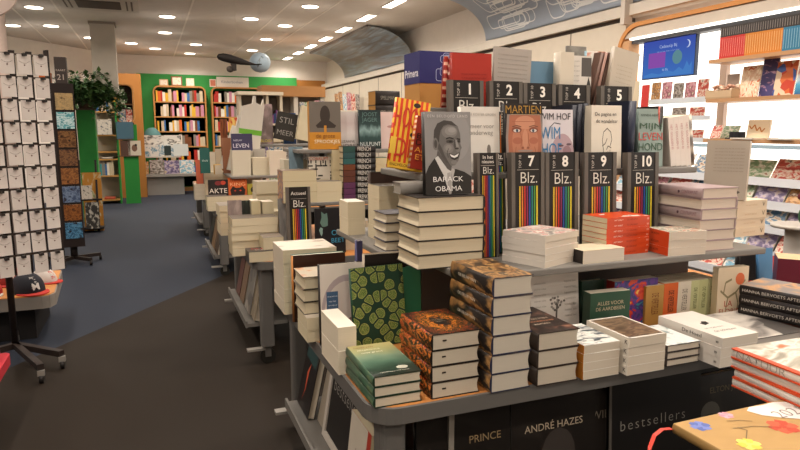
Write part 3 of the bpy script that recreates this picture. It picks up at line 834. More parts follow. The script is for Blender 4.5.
# 5 newspaper style paperbacks
wart = art('noise', (('#23262a', 0), ('#4d565c', .38), ('#d8d8d2', .47), ('#eeece4', .55), ('#6b7278', .66)), (2.2, 7), 5, 1.2, False, .4, 9)
stack('white paperback with black sketchy cover', 'right of the dark brown hardbacks', 1.374, 1.725, TZ, .156, .22, 4, .031, 'L', .0,
      cover='#e6e0d4', front=wart, spine='#b8762c', hard=False, page='#d5c9b6')
# 6 brown photo paperbacks
part = art('noise', (('#3a2e25', 0), ('#5d4a3a', .42), ('#8a7159', .52), ('#4a3a2e', .62), ('#a38a70', .75)), (2, 9), 5, .8, False, .35, 10)
def d_par(b):
    for q in (((.0, .0), (1, 0), (1, .04), (0, .04)), ((0, .96), (1, .96), (1, 1), (0, 1)), ((0, 0), (.05, 0), (.05, 1), (0, 1)), ((.95, 0), (1, 0), (1, 1), (.95, 1))):
        shapes_on(b, [('#e2dbd0', list(q))], 'white_border')
    spine_text(b, 'K', .02, .06, '#3a2e28', None, height=.016)
stack('white bordered brown photo paperback', 'left of the thin dark books', 1.545, 1.70, TZ, .172, .235, 4, .0345, 'L', .0,
      cover='#e6dfd3', front=part, spine='#ded6c8', hard=False, page='#d8ccb9', decorate=d_par)
# 7 thin dark hardbacks
stack('thin dark edged hardback', 'left of the hat paperbacks', 1.735, 1.712, TZ, .165, .215, 3, .0275, 'L', .0,
      cover='#3b3430', front=art('noise', (('#c9cfcd', 0), ('#e4e6e2', .5), ('#8fa0a0', .7)), (3, 3), 3, 1, False, .4, 2), spine='#4a3d36', page='#d2c8b7')
# 8 white block paperbacks with black bird
def d_hat(b):
    shapes_on(b, [('#2a2624', [(.40, .46), (.58, .5), (.62, .58), (.52, .6), (.47, .56), (.38, .54)])])
    front_text(b, 'DE HOED VAN', .02, .42, .34, '#3a3634', .5); front_text(b, 'de schrijver', .02, .5, .22, '#5a5652', .62)
    spine_text(b, 'De Hoed', .02, .45, '#3a3634', .3, height=.014); spine_text(b, 'wv', .02, .07, '#3a3634', .04, height=.01)
stack('white paperback with small black hat drawing', 'at the front row right end', 1.915, 1.632, TZ, .185, .31, 3, .038, 'L', .02,
      cover='#e4ddd4', front=art('noise', (('#e8e2da', 0), ('#d9d2c8', 1)), (3, 3), 2, .3), spine='#ddd6cc', hard=False, page='#d8cfc0', decorate=d_hat, jit=.0025)
# 9 grey painting hardback pile
gpa = art('noise', (('#4a4744', 0), ('#6f6a66', .38), ('#b3aca4', .5), ('#c9c2b8', .62), ('#8f8881', .8)), (1.6, 2.2), 4, .9, False, .35, 12)
def d_rock(b):
    shapes_on(b, [('#4d4946', [(.55, 0), (1, 0), (1, .62), (.9, .55), (.82, .6), (.74, .42), (.66, .36)])])
stack('grey hardback with dark rock cover', 'behind the white hat paperbacks', 2.105, 1.655, TZ, .29, .31, 2, .04, 'L', .0,
      cover='#565250', front=gpa, spine='#5a5654', page='#bfb8b0', decorate=d_rock)

# ---- back row standing on the lower level, under the tier shelf
def d_tree(b):
    r = random.Random(3); it = []
    for q in line([(.52, .2), (.53, .45), (.56, .62)], .018): it.append(('#5d5752', q))
    for i in range(26):
        a = r.uniform(0, 6.28); d = r.uniform(0, .16)
        it.append(('#6b6560' if i % 2 else '#8f8983', ell(.56 + d * math.cos(a), .6 + d * .8 * math.sin(a), .025, .018, 7)))
    shapes_on(b, it)
    for i in range(7):
        front_text(b, 'ademen stilte', .008, .2, .88 - i * .08, '#9a948c', .24); front_text(b, 'lopend bos', .008, .82, .88 - i * .08, '#9a948c', .24)
b = face('pale grey book with a small dark tree, standing under the tier behind the mountain books', 529, 577.5, 2.08, TZ, 277, T=.02, lean=.10, cover='#c4bdb4', front='#cdc7bf', page='#c9c1b3'); d_tree(b)
def d_alles(b):
    front_text(b, 'ALLES VOOR', .02, .5, .80, '#b9a98c', .66); front_text(b, 'DE AARDBEIEN', .02, .5, .70, '#b9a98c', .72)
    shapes_on(b, [('#c5603f', ell(.5, .22, .36, .30, 22))])
b = face('dark green book with an orange circle, standing between the tree book and the colourful book', 582, 621, 2.03, TZ, 291, T=.05, lean=.0, yaw=-.05, cover='#27402f', front='#2b4a38', page='#d3c9b6', hard=False); d_alles(b)
face('dark green book standing behind the one with the orange circle', 577, 600, 2.13, TZ, 281, T=.03, lean=.05, cover='#22382a', front='#22382a')
cart = art('noise', (('#2f7f8a', 0), ('#3b3a6e', .36), ('#5a3a80', .45), ('#b8362c', .53), ('#c94a30', .58), ('#e0b54a', .66), ('#3f8f7a', .72)), (2.6, 3.4), 2, 1.6, True, .35, 3)
b = face('colourful swirling red and purple book, standing left of the tan boxed spines', 606, 648.5, 2.10, TZ, 280, T=.05, lean=.02, cover='#a8322a', front=cart, page='#d8ccb8', hard=False)
# spines facing out under the tier
spx = [(645, 663, '#b08848', 'tan', '#7a4a28'), (663, 677, '#cf6230', 'orange', '#3a2a20'), (677, 690, '#d6cebd', 'cream white', '#6a6258'), (690, 698.5, '#c3c796', 'first pale green', '#5f6a44'),
       (698.5, 707, '#c0c593', 'second pale green', '#5f6a44'), (707, 715, '#c6ca9c', 'third pale green', '#5f6a44')]
xs = 1.975
for a, c, h, nm, tc in spx:
    x = x_at(a, 2.04, TZ + .1); t = x_at(c, 2.04, TZ + .1) - x - .001
    b = book(.135, .215 if h != '#b08848' else .212, t, cover=h, hard=False, page='#d6c8ae'); tag(b, '%s spined paperback in the upright row under the tier shelf' % nm, 'book', None)
    put_spine(b, x, 2.04, TZ); spine_text(b, 'DE VERTELLER', .02, .62, tc, .45, height=t * .38)
    shapes_on(b, [])if False else None
    xs = x + t
# boxed pocket with bare branch cover
def d_flor(b):
    it = []
    for p in ([(.1, .62), (.35, .5), (.6, .58), (.9, .78)], [(.6, .58), (.7, .4), (.66, .2)], [(.35, .5), (.3, .3)], [(.2, .56), (.25, .75), (.45, .8)]):
        it += [('#8a7f60', q) for q in line(p, .018)]
    it.append(('#cf6a42', ell(.72, .80, .15, .10)))
    shapes_on(b, it)
    front_text(b, 'LA', .03, .36, .40, '#a8402f', .26); front_text(b, 'FLORIDA', .03, .5, .27, '#a8402f', .86)
b = face('cream book with bare branches and an orange dot, standing right of the pale green spines', 711, 741, 2.02, TZ, 267, T=.035, lean=.02, yaw=-.12, cover='#d8c8ac', front='#d6c5aa', page='#d8cbb2', hard=False); d_flor(b)
face('red book standing behind the cream branch book', 737, 747, 2.2, TZ, 281, T=.03, lean=.05, cover='#b8352c')
# dark long titled stack at the right
def d_danna(b):
    spine_text(b, 'HANNA BERVOETS AFTER', .03, .5, '#c9c2b8', .9, height=.013)
dn = art('noise', (('#5b5350', 0), ('#7a706a', .5), ('#c08a4a', .64), ('#6a5f58', .72)), (2, 2), 3, .8, False, .35, 4)
stack('dark hardback with long white spine title', 'far right of front table', 2.345, 1.93, TZ + .082, .26, .22, 3, .042, 'F', -1.30,
      cover='#2e2a2a', front=dn, spine='#2b2727', page='#b9b1a6', decorate=d_danna, jit=.003)
stack('pink brown paperback', 'under the dark long titled hardbacks', 2.42, 1.96, TZ, .33, .24, 2, .04, 'F', -1.28, cover='#a07068', front='#b08078', hard=False, page='#c9bfae')
stack('white paperback with blue back', 'right behind the grey rock hardbacks', 2.72, 1.62, TZ, .2, .13, 2, .035, 'F', -.1, cover='#c9c4bb', spine='#4f7a9a', hard=False)
# things behind at the right end
def d_tab(b):
    shapes_on(b, [('#b08068', ell(.82, .35, .07, .22))])
b = face('dark framed black book standing at the right end behind the cream branch book', 733, 758, 2.42, TZ, 250, T=.03, lean=.0, yaw=.1, cover='#1c1a19', front='#24211f'); d_tab(b)
face('blue book standing at the far right behind the black one', 757, 771, 2.35, TZ, 250, T=.02, lean=.1, cover='#3f6f9a', front='#4f82ad')
face('red and white patterned book leaning at the far right', 766, 780, 2.42, TZ, 258, T=.02, lean=.25, yaw=-.2, cover='#c9c0b4', front=art('cells', (('#c23b2f', 0), ('#e6ded2', .5), ('#c23b2f', .75)), (3, 4), const=True))
bx = x_at(776, 2.18, TZ + .12)
b = book(.17, .235, .13, cover='#5e1f33', front='#5a1c30', page='#c9ad8a', hard=False); tag(b, 'thick burgundy book standing at the right edge above the dark titled hardbacks', 'book')
b.matrix_world = T3(bx, 2.18, TZ) @ Rz(.75) @ T3(.085, 0, 0) @ Rx(PI / 2)
face('orange and black book lying open behind the dark titled hardbacks', 738, 752, 2.3, TZ, 275, T=.02, lean=.7, cover='#3a6a6a', front=art('noise', (('#2f6a66', 0), ('#c25a3a', .55), ('#3a3230', .7)), (3, 3)))
# ================================================================ lower tier (z 1.08) of the front table
# portrait hardbacks
def d_oba(b):
    W, H, T = b['_d']
    MB().cyl((-W/2 + .07, -.0006, T * .55), (-W/2 + .07, .003, T * .55), .004, seg=8).ob('page_mark', M('#3a3028'), b)
ob, otop = stack('thick dark covered hardback', 'on the left end of the lower tier', .911, 2.125, T2Z, .285, .215, 5, .0545, 'R', .0, cover='#2b2623', front='#3a3532', page='#d6c8ac', jit=.003)
for o in ob:
    W, H, T = o['_d']
    MB().cyl((W/2 - .045 , .045, T*.5), (W/2 - .045, .046, T*.5), .001, seg=6) if False else None
po = book(.192, .312, .045, cover='#7d7a77', front='#858280', spine='#2b2826', page='#cbbfa8'); tag(po, 'grey hardback with a smiling man portrait, propped upright on the dark hardback pile', 'book')
px_, pz_ = x_at(421.5, 2.2, otop + .12), otop
put_face(po, px_, 2.20, otop, -.02, .08)
q = lambda *p: [((x - 82) / 245, 1 - (y - 62) / 363) for x, y in p]
def qe(x, y, rx, ry, n=20): return ell((x - 82) / 245, 1 - (y - 62) / 363, rx / 245, ry / 363, n)
def ql(pts, w): return line(q(*pts), w)
shapes_on(po, [('#8b8886', q((83, 63), (326, 63), (326, 424), (83, 424))), ('#93908e', qe(250, 170, 74, 105, 30)),
  ('#56524f', q((150, 222), (165, 250), (200, 290), (222, 298), (214, 330), (170, 310), (140, 268))),
  ('#c6c3bf', q((134, 264), (150, 254), (198, 312), (216, 322), (224, 424), (190, 424), (176, 340))), ('#aeaaa6', q((216, 322), (228, 308), (242, 330), (230, 372))),
  ('#a39f9b', q((196, 330), (214, 326), (222, 424), (200, 424))),
  ('#2b2825', q((83, 424), (83, 332), (100, 300), (132, 264), (178, 340), (206, 424))), ('#2e2b28', q((326, 424), (326, 347), (290, 327), (240, 312), (228, 350), (216, 424))),
  ('#6b6764', q((138, 222), (128, 190), (132, 142), (150, 113), (185, 99), (225, 103), (258, 126), (270, 160), (271, 186), (270, 202), (277, 220), (270, 230), (267, 252), (257, 277), (240, 296), (217, 299), (195, 286), (175, 263), (160, 241))),
  ('#4f4b48', q((150, 222), (156, 196), (170, 218), (184, 250), (208, 288), (217, 299), (195, 286), (172, 260))),
  ('#45413e', q((134, 196), (129, 172), (133, 141), (150, 113), (185, 99), (225, 103), (256, 125), (236, 122), (205, 117), (182, 124), (167, 143), (160, 170), (157, 198), (146, 186))),
  ('#7b7773', qe(214, 150, 42, 28)), ('#8b8783', qe(220, 146, 32, 19)), ('#989490', qe(226, 142, 20, 11)),
  ('#7a7672', qe(206, 222, 27, 22)), ('#88847f', qe(206, 220, 17, 13)), ('#7a7672', qe(256, 226, 11, 14)), ('#7b7773', qe(234, 283, 16, 10)),
  ('#716d69', qe(138, 202, 14, 27)), ('#4a4643', qe(139, 202, 8, 18)),
  ('#474340', qe(214, 192, 20, 8)), ('#474340', qe(262, 191, 9, 7)), ('#26231f', qe(217, 192, 8, 3.5)), ('#26231f', qe(262, 191, 4.5, 3))]
  + [('#332f2c', z) for z in ql([(194, 180), (212, 175), (234, 180)], .009)] + [('#332f2c', z) for z in ql([(250, 180), (270, 182)], .008)]
  + [('#918d89', q((240, 184), (250, 184), (262, 214), (248, 218))), ('#3f3b38', qe(250, 223, 11, 4)), ('#4d4946', q((238, 182), (243, 186), (246, 216), (238, 222), (234, 210)))]
  + [('#4a4643', z) for z in ql([(206, 222), (198, 240), (204, 262)], .006)]
  + [('#332e2c', q((206, 243), (236, 252), (265, 240), (257, 266), (237, 274), (218, 266))), ('#e0ddd9', q((211, 247), (236, 255), (261, 244), (253, 258), (237, 264), (220, 259)))], 'portrait_print')
front_text(po, 'EEN BELOOFD LAND', .012, .5, .945, '#c9c5c0', .86, space=1.3); front_text(po, 'BARACK', .03, .48, .185, '#e6e3df', .65, height=.062); front_text(po, 'OBAMA', .03, .49, .07, '#e6e3df', .58, height=.062)
# grey case behind the portrait
pstack('grey book', 'behind the portrait hardback on the left end of the lower tier', 399, 426, 2.36, otop - .005 if False else T2Z, .12, 1, top=183, spine='F', cover='#8a857e', page='#a8a095') if False else None
# white cover stacks in the middle
nw = art('noise', (('#3a3836', 0), ('#8c8680', .4), ('#d8d2c8', .5), ('#c0706a', .58), ('#e2dcd2', .64)), (3, 5), 4, .9, False, .4, 7)
stack('white paperback with newspaper print cover', 'front of the lower tier', 1.372, 1.975, T2Z, .225, .205, 5, .0247, 'L', .36, cover='#ded6cb', front=nw, spine='#d4ccc1', hard=False, page='#d3c7b6')
stack('cream paperback with dark spine foot', 'on the lower tier under stand eight', 1.555, 1.985, T2Z, .205, .13, 1, .052, 'L', .02, cover='#d9c9a8', front=art('noise', (('#d9c6a0', 0), ('#e4d8bf', .6), ('#c9a070', .8)), (2, 3)), spine='#2b2625', hard=False, page='#d8cdbd')
oc = art('noise', (('#c94520', 0), ('#d24c24', .55), ('#e8e0d4', .64), ('#6b7a80', .72), ('#c94520', .8)), (2, 2.4), 3, .5, True, .35, 5)
def d_or(b): 
    spine_text(b, 'HET SMELT', .014, .74, '#f0d8c8', .2, height=.006); spine_text(b, 'DE OPKOMST', .014, .42, '#8f2c14', .25, height=.007); spine_text(b, '|||', .01, .05, '#f0d8c8', .04, height=.008)
stack('bright orange paperback', 'on the lower tier before stand nine', 1.735, 2.07, T2Z, .235, .15, 7, .0228, 'F', .05, cover='#cf4a22', front=oc, spine='#cf4a22', hard=False, page='#d8c9a9', decorate=d_or)
gc = art('noise', (('#d9d2c4', 0), ('#8c8a78', .45), ('#e0d8c8', .52), ('#c06a4a', .62), ('#77806a', .7)), (4, 5), 3, 1, False, .4, 3)
def d_o2(b): spine_text(b, 'IK KOM', .014, .6, '#7a2412', .34, height=.009)
stack('orange spined paperback with patterned cover', 'beside the mauve hardbacks', 1.985, 1.985, T2Z, .185, .15, 3, .0335, 'L', -.12, cover='#ddd5c8', front=gc, spine='#cf4a22', hard=False, page='#d2c6b6', decorate=d_o2)
def d_rose(b):
    spine_text(b, 'ANNA ENQUIST', .012, .78, '#a08088', .26, height=.008); spine_text(b, 'CONTRAPUNT', .02, .24, '#8a6a74', .32, height=.017)
    W, H, T = b['_d']; MB().ball((-W/2 - .001, H * .46, T * .5), .0012, .006, .007).ob('spine_emblem', M('#5a4048'), b)
ro, rtop = stack('mauve pink hardback', 'at the right end of the lower tier', 2.175, 2.01, T2Z, .21, .28, 6, .0455, 'L', -.02, cover='#9a8484', front='#a08b8b', spine='#a89494', page='#d6c8b8', decorate=d_rose, jit=.003)
# the second and fourth books face the other way round
for k in (2, 4): put_flat(ro[k], 2.175, 2.01, ro[k].matrix_world.translation.z, -.02, 'R', .21, .28)
def d_cr(b): spine_text(b, 'V', .03, .12, '#4a3a30', None, height=.022); spine_text(b, 'wereld', .014, .55, '#c2a888', .4, height=.009)
cs, ctop = stack('cream paperback with black spine emblem', 'behind the mauve hardbacks', x_at(735, 2.22, T2Z), 2.22, T2Z, .215, .14, 4, .0445, 'F', .06, cover='#d3bfa2', front='#d6c4a8', hard=False, page='#d3c5ad', decorate=d_cr)
b = book(.19, .285, .055, cover='#b0a496', back='#aba092', spine='#bfae96', page='#d2c2a6', hard=False); tag(b, 'beige paperback leaning upright behind the mauve hardbacks, back cover showing', 'book')
W, H, T = b['_d']; th = -1.0
b.matrix_world = T3(2.66, 2.20, ctop + T * math.sin(.13) + .001) @ Rz(th + PI) @ T3(W/2, 0, 0) @ Rx(PI/2 + .13)
for i in range(8): text_on(b, 'een roman over de tijd en het water', .008, (-.01, (.86 - i * .055) * H, -.0008), (0, PI, 0), '#8f8579', 'back_text', .01, 1, .7 * W)
MB().ball((-.02, H * .12, 0), .05, .012, .0012).ob('back_picture', M('#5c534b'), b)
# books at the left end of the lower tier
stack('navy edged hardback', 'behind the dark hardbacks, lower tier', x_at(385, 2.52, T2Z + .05), 2.52, T2Z, .2, .15, 4, .0405, 'R', .0, cover='#2b2c3a', front='#6d6b70', spine='#2b2c3a', page='#d3c6ae')
stack('tall cream paperback', 'behind the navy edged hardbacks on the lower tier', x_at(379, 2.76, T2Z), 2.76, T2Z, .22, .16, 4, .065, 'R', .0, cover='#cfc0a2', front='#5c5349', hard=False, page='#d2c4a6')
stack('thick cream paperback', 'at the back left corner of the lower tier', x_at(348, 2.98, T2Z + .05), 2.98, T2Z, .09, .15, 2, .083, 'R', .0, cover='#d6cab2', front='#d9d2c4', hard=False, page='#d3c6aa')
# brown panel book hanging under the tier end
b = face('large dark brown book standing behind the navy edged hardbacks', 367, 433, 2.98, T2Z, 172, T=.04, lean=.0, cover='#3a2a20', front='#40302a', page='#8a7a66')
pstack('grey striped case', 'behind the portrait hardback', 401, 430, 2.245, otop + .0005, .09, 1, top=183, spine='F', cover='#8a857e', page='#a0988c')

# ================================================================ upper tier (z 1.425)
U = T3Z
y3 = 2.36
# yellow and red books leaning at the left end
ya = art('wave', (('#d8452a', 0), ('#d8452a', .42), ('#e8b63c', .5), ('#ecc04a', 1)), (2.1, .25), 1, .6, True, .35)
yl = art('wave', (('#b8302a', 0), ('#e0a83c', .5), ('#ddb8a8', .75)), (3, .2), 1, .3, False, .35)
def d_hoot(b):
    shapes_on(b, [('#3a2a24', ell(.62, .93, .10, .035)), ('#3a2a24', ell(.62, .5, .10, .04)), ('#e8b63c', [(.0, 0), (1, 0), (1, .09), (0, .09)]), ('#e8c04a', [(0, .44), (.3, .44), (.3, .2), (0, .2)])])
    front_text(b, 'HOOT', .06, .45, .72, '#c8402c', .8, height=.3); front_text(b, 'DIT', .06, .5, .29, '#c8402c', .7, height=.26); front_text(b, 'ENCYCLOPEDIE', .02, .42, .05, '#33261f', .72)
for i, (dx, lab) in enumerate(((0, 'yellow and red striped book leaning front left on the upper tier'),)):
    b = book(.15, .285, .03, cover='#d8a838', front=ya, spine=ya, page='#d8ccb8'); tag(b, lab, 'book'); d_hoot(b)
    b.matrix_world = T3(x_at(386, 2.4, U + .1), 2.42, U) @ Rz(-.12) @ T3(.075, 0, 0) @ Ry(.17) @ Rx(PI/2 - .12) @ T3(0, .013, 0)
def d_boek(b):
    front_text(b, 'BOEK', .05, .5, .62, '#1f1712', .8, height=.1); front_text(b, 'DURE', .05, .5, .5, '#1f1712', .8, height=.1); front_text(b, 'ALLES', .05, .5, .36, '#e0923a', .8, height=.1); front_text(b, 'ETEN', .05, .5, .22, '#e0923a', .7, height=.1)
    shapes_on(b, [('#e8e0d2', [(.55, .02), (.95, .02), (.95, .14), (.75, .2), (.55, .12)])])
b = book(.13, .21, .03, cover='#7d2018', front='#8c2a1c', spine=yl, page='#d8ccb8'); tag(b, 'dark red book with bold black and orange letters leaning against the striped one', 'book'); d_boek(b)
b.matrix_world = T3(x_at(406, 2.34, U + .1), 2.345, U) @ Rz(-.1) @ T3(.065, 0, 0) @ Ry(.19) @ Rx(PI/2 - .1) @ T3(0, .013, 0)
for i in range(4):
    b = book(.14, .27 - i * .008, .026, cover='#c89a4a', front='#cda59a' if i % 2 else ya, spine=yl, page='#ddd0b8'); tag(b, '%s pink edged yellow book leaning behind the striped one on the upper tier' % nth(i), 'book')
    put_spine(b, x_at(409 + i * 8, 2.46, U + .1), 2.5, U, .0, .16)
# front row
def d_white(b):
    front_text(b, 'MIEKE KOSTER GROEN', .012, .5, .88, '#9a948c', .8); front_text(b, 'meer voor', .02, .55, .7, '#8a857e', .6); front_text(b, 'onderweg', .02, .52, .6, '#8a857e', .6)
    shapes_on(b, [('#5f7a5f', ell(.6, .2, .18, .05)), ('#7a726a', ell(.72, .33, .05, .09)), ('#3f6a4a', ell(.42, .18, .1, .04)), ('#8a8078', [(.15, .3), (.22, .3), (.2, .42), (.17, .42)])])
b = face('white book with small green sketch, on the upper tier left of the orange face book', 458, 497, y3, U, 107, T=.03, lean=.08, cover='#d2cbc1', front='#d6d0c7'); d_white(b)
def d_mart(b):
    it = [('#8d8078', [(.06, 0), (.04, .5), (.08, .84), (.98, .84), (1, .5), (.98, 0)]), ('#a9694f', [(.13, 0), (.10, .5), (.14, .83), (.94, .83), (.97, .5), (.94, 0)]), ('#b87a5e', ell(.54, .42, .34, .40, 26)), ('#c4896c', ell(.54, .72, .26, .10)), ('#c4896c', ell(.54, .47, .07, .15)),
          ('#a8664e', ell(.34, .45, .13, .05)), ('#a8664e', ell(.76, .45, .12, .05)), ('#86503e', ell(.32, .61, .13, .045)), ('#86503e', ell(.76, .61, .12, .045)),
          ('#d0c6bd', ell(.32, .60, .085, .024)), ('#d0c6bd', ell(.76, .60, .08, .024)), ('#3f4a55', ell(.33, .60, .032, .024)), ('#3f4a55', ell(.75, .60, .032, .024)),
          ('#8f5642', ell(.47, .345, .035, .018)), ('#8f5642', ell(.61, .345, .035, .018)), ('#8a4a40', ell(.54, .25, .2, .022)), ('#9c8a80', ell(.54, .30, .2, .014)), ('#9a5d48', [(.2, .73), (.86, .73), (.86, .737), (.2, .737)])]
    it += [('#6f4a3c', z) for z in line([(.2, .655), (.32, .675), (.44, .655)], .007) + line([(.64, .655), (.76, .675), (.88, .655)], .007)]
    it += [('#96583f', z) for z in line([(.42, .58), (.45, .44), (.42, .36)], .006) + line([(.62, .56), (.62, .44), (.66, .36)], .006) + line([(.3, .36), (.26, .2)], .006) + line([(.78, .36), (.84, .2)], .006)]
    shapes_on(b, it, 'face_print'); front_text(b, 'MARTIEN', .04, .5, .905, '#a8803a', .92, height=.115)
    shapes_on(b, [('#c9b080', [(.18, .835), (.92, .835), (.92, .842), (.18, .842)])], 'rule_line')
    spine_text(b, 'MARTIEN', .02, .72, '#cfc6ba', .34, height=.016)
b = face('black book with an orange tinted face close up, centre of the upper tier', 501, 539, y3 - .02, U, 104, T=.036, lean=.08, cover='#23201e', front='#2a2522', spine='#211e1c'); d_mart(b)
def d_wim(b):
    shapes_on(b, [('#b49aa0', ell(.66, .28, .36, .32, 24)), ('#9a7a80', ell(.8, .3, .14, .1)), ('#6a525a', ell(.6, .4, .09, .02)), ('#6a525a', ell(.86, .42, .08, .02)), ('#5a4a50', ell(.66, .1, .2, .07)), ('#7f97b8', [(0, 0), (.2, 0), (.12, .3), (0, .4)])], 'face_print')
    for qd in line([(.2, .55), (.25, .7), (.4, .78), (.6, .76)], .008): shapes_on(b, [('#4a4a52', qd)], 'cord_print')
    front_text(b, 'WIM HOF', .03, .42, .88, '#2a2a2e', 1.0, height=.11); front_text(b, 'WIM', .06, .28, .6, '#3f7fae', .62, height=.2); front_text(b, 'HOF', .06, .3, .33, '#3f7fae', .62, height=.2)
b = face('pale book with big blue letters and a face, right of the orange face book', 539, 570, y3 + .01, U, 110, T=.03, lean=.08, cover='#cfc8c8', front='#d3ccd0'); d_wim(b)
for i, (a, c, tp, h) in enumerate(((570.5, 576, 105, '#23252f'), (576.5, 581.5, 104, '#262833'), (582, 587, 103, '#20222c'))):
    t = x_at(c, y3, U + .1) - x_at(a, y3, U + .1); b = book(.15, on_y(a, tp, y3)[1] - U, t, cover=h, rough=.5); tag(b, '%s of three slim navy spines left of the cream sketch book' % nth(i), 'book', 'slim navy spines')
    put_spine(b, x_at(a, y3, U + .1), y3, U)
def d_sk(b):
    front_text(b, 'De pagina en', .03, .46, .86, '#3a3430', .7, bold=0); front_text(b, 'de wandelaar', .03, .5, .75, '#3a3430', .72, bold=0)
    it = []
    for p in ([(.4, .3), (.36, .45), (.4, .58), (.52, .64), (.64, .58), (.68, .46), (.62, .36)], [(.36, .36), (.46, .4), (.52, .48)], [(.5, .3), (.55, .36), (.66, .33)], [(.4, .3), (.44, .12)], [(.55, .28), (.56, .12), (.64, .06)], [(.62, .3), (.6, .2)]):
        it += [('#57504a', z) for z in line(p, .008)]
    shapes_on(b, it)
b = face('cream book with handwritten title and pen sketch, upright on the upper tier', 585, 620, y3 - .01, U, 106, T=.05, lean=.06, cover='#d6cbb8', front='#dcd3c3', hard=False, W=.165); d_sk(b)
t = .045
b = book(.15, on_y(622, 101, y3)[1] - U, t, cover='#23283a'); tag(b, 'thick navy spine between the cream sketch book and the green letter book', 'book'); put_spine(b, x_at(623, y3, U + .1), y3 - .03, U, 0, 0)
def d_leven(b):
    front_text(b, 'ANNEKE HERFST', .012, .5, .89, '#3a4a40', .8); front_text(b, 'MIJN', .05, .5, .70, '#3f5a44', .86, height=.13); front_text(b, 'LEVEN', .05, .5, .52, '#c0504a', .94, height=.13); front_text(b, 'HOND', .05, .5, .34, '#3f5a44', .94, height=.13)
b = face('grey green book with green and red block letters, behind stand 10', 634, 659, y3 + .02, U, 109, T=.03, lean=.06, cover='#7f9088', front='#8a9a92'); d_leven(b)
b = book(.15, on_y(657, 106, y3)[1] - U, .03, cover='#2b2624', spine=art('grad', (('#b0402c', 0), ('#b0402c', .22), ('#2b2624', .23), ('#2b2624', 1)), (1, 1), 1, 0.0, True)); tag(b, 'dark spine with red foot beside the white pink lettered spines', 'book'); put_spine(b, x_at(657, y3, U + .1), y3, U)
for i in range(4):
    b = book(.15, .235 + .004 * i, .031, cover='#d8cdc2', spine='#ddd2c8', page='#d6c9b4', hard=False); tag(b, '%s of four white spines with pink lettering at the right end of the upper tier' % nth(i), 'book', 'white pink lettered spines')
    spine_text(b, 'HET GOUDEN EI', .014, .6, '#c08a8a', .5, height=.012); put_spine(b, x_at(671, y3, U) + i * .0325, y3, U, -.02, -.16)
b = book(.15, .25, .03, cover='#b5a898', spine=art('wave', (('#d8cdbd', 0), ('#77706a', .6)), (1, 5), 2, 3), page='#cbb99c'); tag(b, 'grey beige book with streaked spine leaning at the right end of the upper tier', 'book'); put_spine(b, x_at(671, y3, U) + .136, y3 + .01, U, -.02, -.17)

# ================================================================ top row (z 1.70) behind stands 1 to 5
T4 = T4Z; y4 = 2.68
b = face('red book back cover standing on the top tier behind stand 1', 449, 489, y4, T4, 53, T=.03, lean=.04, yaw=-.05, cover='#9c2a1f', front='#a83226'); 
for i in range(6): front_text(b, 'dit boek vertelt het hele verhaal', .008, .55, .62 - i * .07, '#7d1c14', .62)
for i in range(2):
    b = book(.15, .235 - .01 * i, .02, cover='#8f241a', spine=art('wave', (('#8f241a', 0), ('#a8302a', .6), ('#d8a890', .8)), (2, .3), 1, .5)); tag(b, '%s striped red spine beside the red back cover on the top tier' % nth(i), 'book'); put_spine(b, x_at(443, y4, T4) + i * .021, y4 + .02, T4, -.40, .05)
b = face('grey book back cover with lines of text on the top tier behind stand 2', 490, 527, y4, T4, 48.5, T=.02, lean=.03, roll=.05, cover='#9a9188', front='#a69d94')
for i in range(9): front_text(b, 'een lange tekst over het boek en de schrijver', .008, .5, .88 - i * .075, '#857c73', .8)
face('plain blue book standing on the top tier behind stand 3', 521, 551, y4 + .02, T4, 61, T=.02, lean=.03, cover='#5f7f96', front='#64859c')
face('cream book standing behind stand 4 on the top tier', 552, 566, y4, T4, 53, T=.06, lean=.02, cover='#cfc4b2', front='#cdc2b0')
b = face('white and black printed book on the top tier behind stand 4', 562, 588, y4 - .01, T4, 55.5, T=.025, lean=.03, cover='#cfc8bd', front='#d0c9bf')
for i in range(8): front_text(b, 'regels tekst op papier', .008, .3, .9 - i * .09, '#8a847c', .48)
shapes_on(b, [('#3a3634', [(.62, .1), (1, .1), (1, .42), (.9, .62), (.8, .4), (.62, .36)]), ('#55504c', [(.62, .62), (1, .62), (1, .97), (.62, .97)])])
face('small grey book topmost behind the white and black printed one', 564, 583, y4 + .1, T4, 46, T=.02, lean=.02, cover='#6d6862', front=art('noise', (('#4d4944', 0), ('#8f8a82', .6)), (2, 6)))
face('light blue and orange photo book on the top tier left of the leaning beige book', 583, 603, y4 + .04, T4, 51, T=.02, lean=.02, cover='#9fc0cc', front=art('noise', (('#8fbfd0', 0), ('#e8e4dc', .45), ('#c9683a', .58), ('#7a3a24', .68)), (2, 2.4), 3, .8))
for i in range(3):
    b = book(.14, .29, .018, cover='#6d5348' if i != 1 else '#a88478', page='#b0988a'); tag(b, '%s brown spine leaning behind stand 5 on the top tier' % nth(i), 'book'); put_spine(b, x_at(588 + i * 4, y4, T4) - .02, y4 - .03, T4, 0, .22)
b = book(.165, .285, .03, cover='#b0a595', front='#b5aa9a', page='#c9b99e'); tag(b, 'beige book back cover leaning to the right on the top tier behind stand 5', 'book')
b.matrix_world = T3(x_at(598, y4 - .03, T4), y4 - .05, T4 + .016) @ T3(.0825, 0, 0) @ Ry(.19) @ Rx(PI/2 - .05)
for i in range(5): front_text(b, 'over vroeger en later, en de zee', .008, .5, .7 - i * .07, '#968b7c', .6)
face('cream book standing right of the leaning beige one', 615, 634, y4 + .04, T4, 81, T=.04, lean=.0, cover='#cfbfa2', front='#d2c3a8')
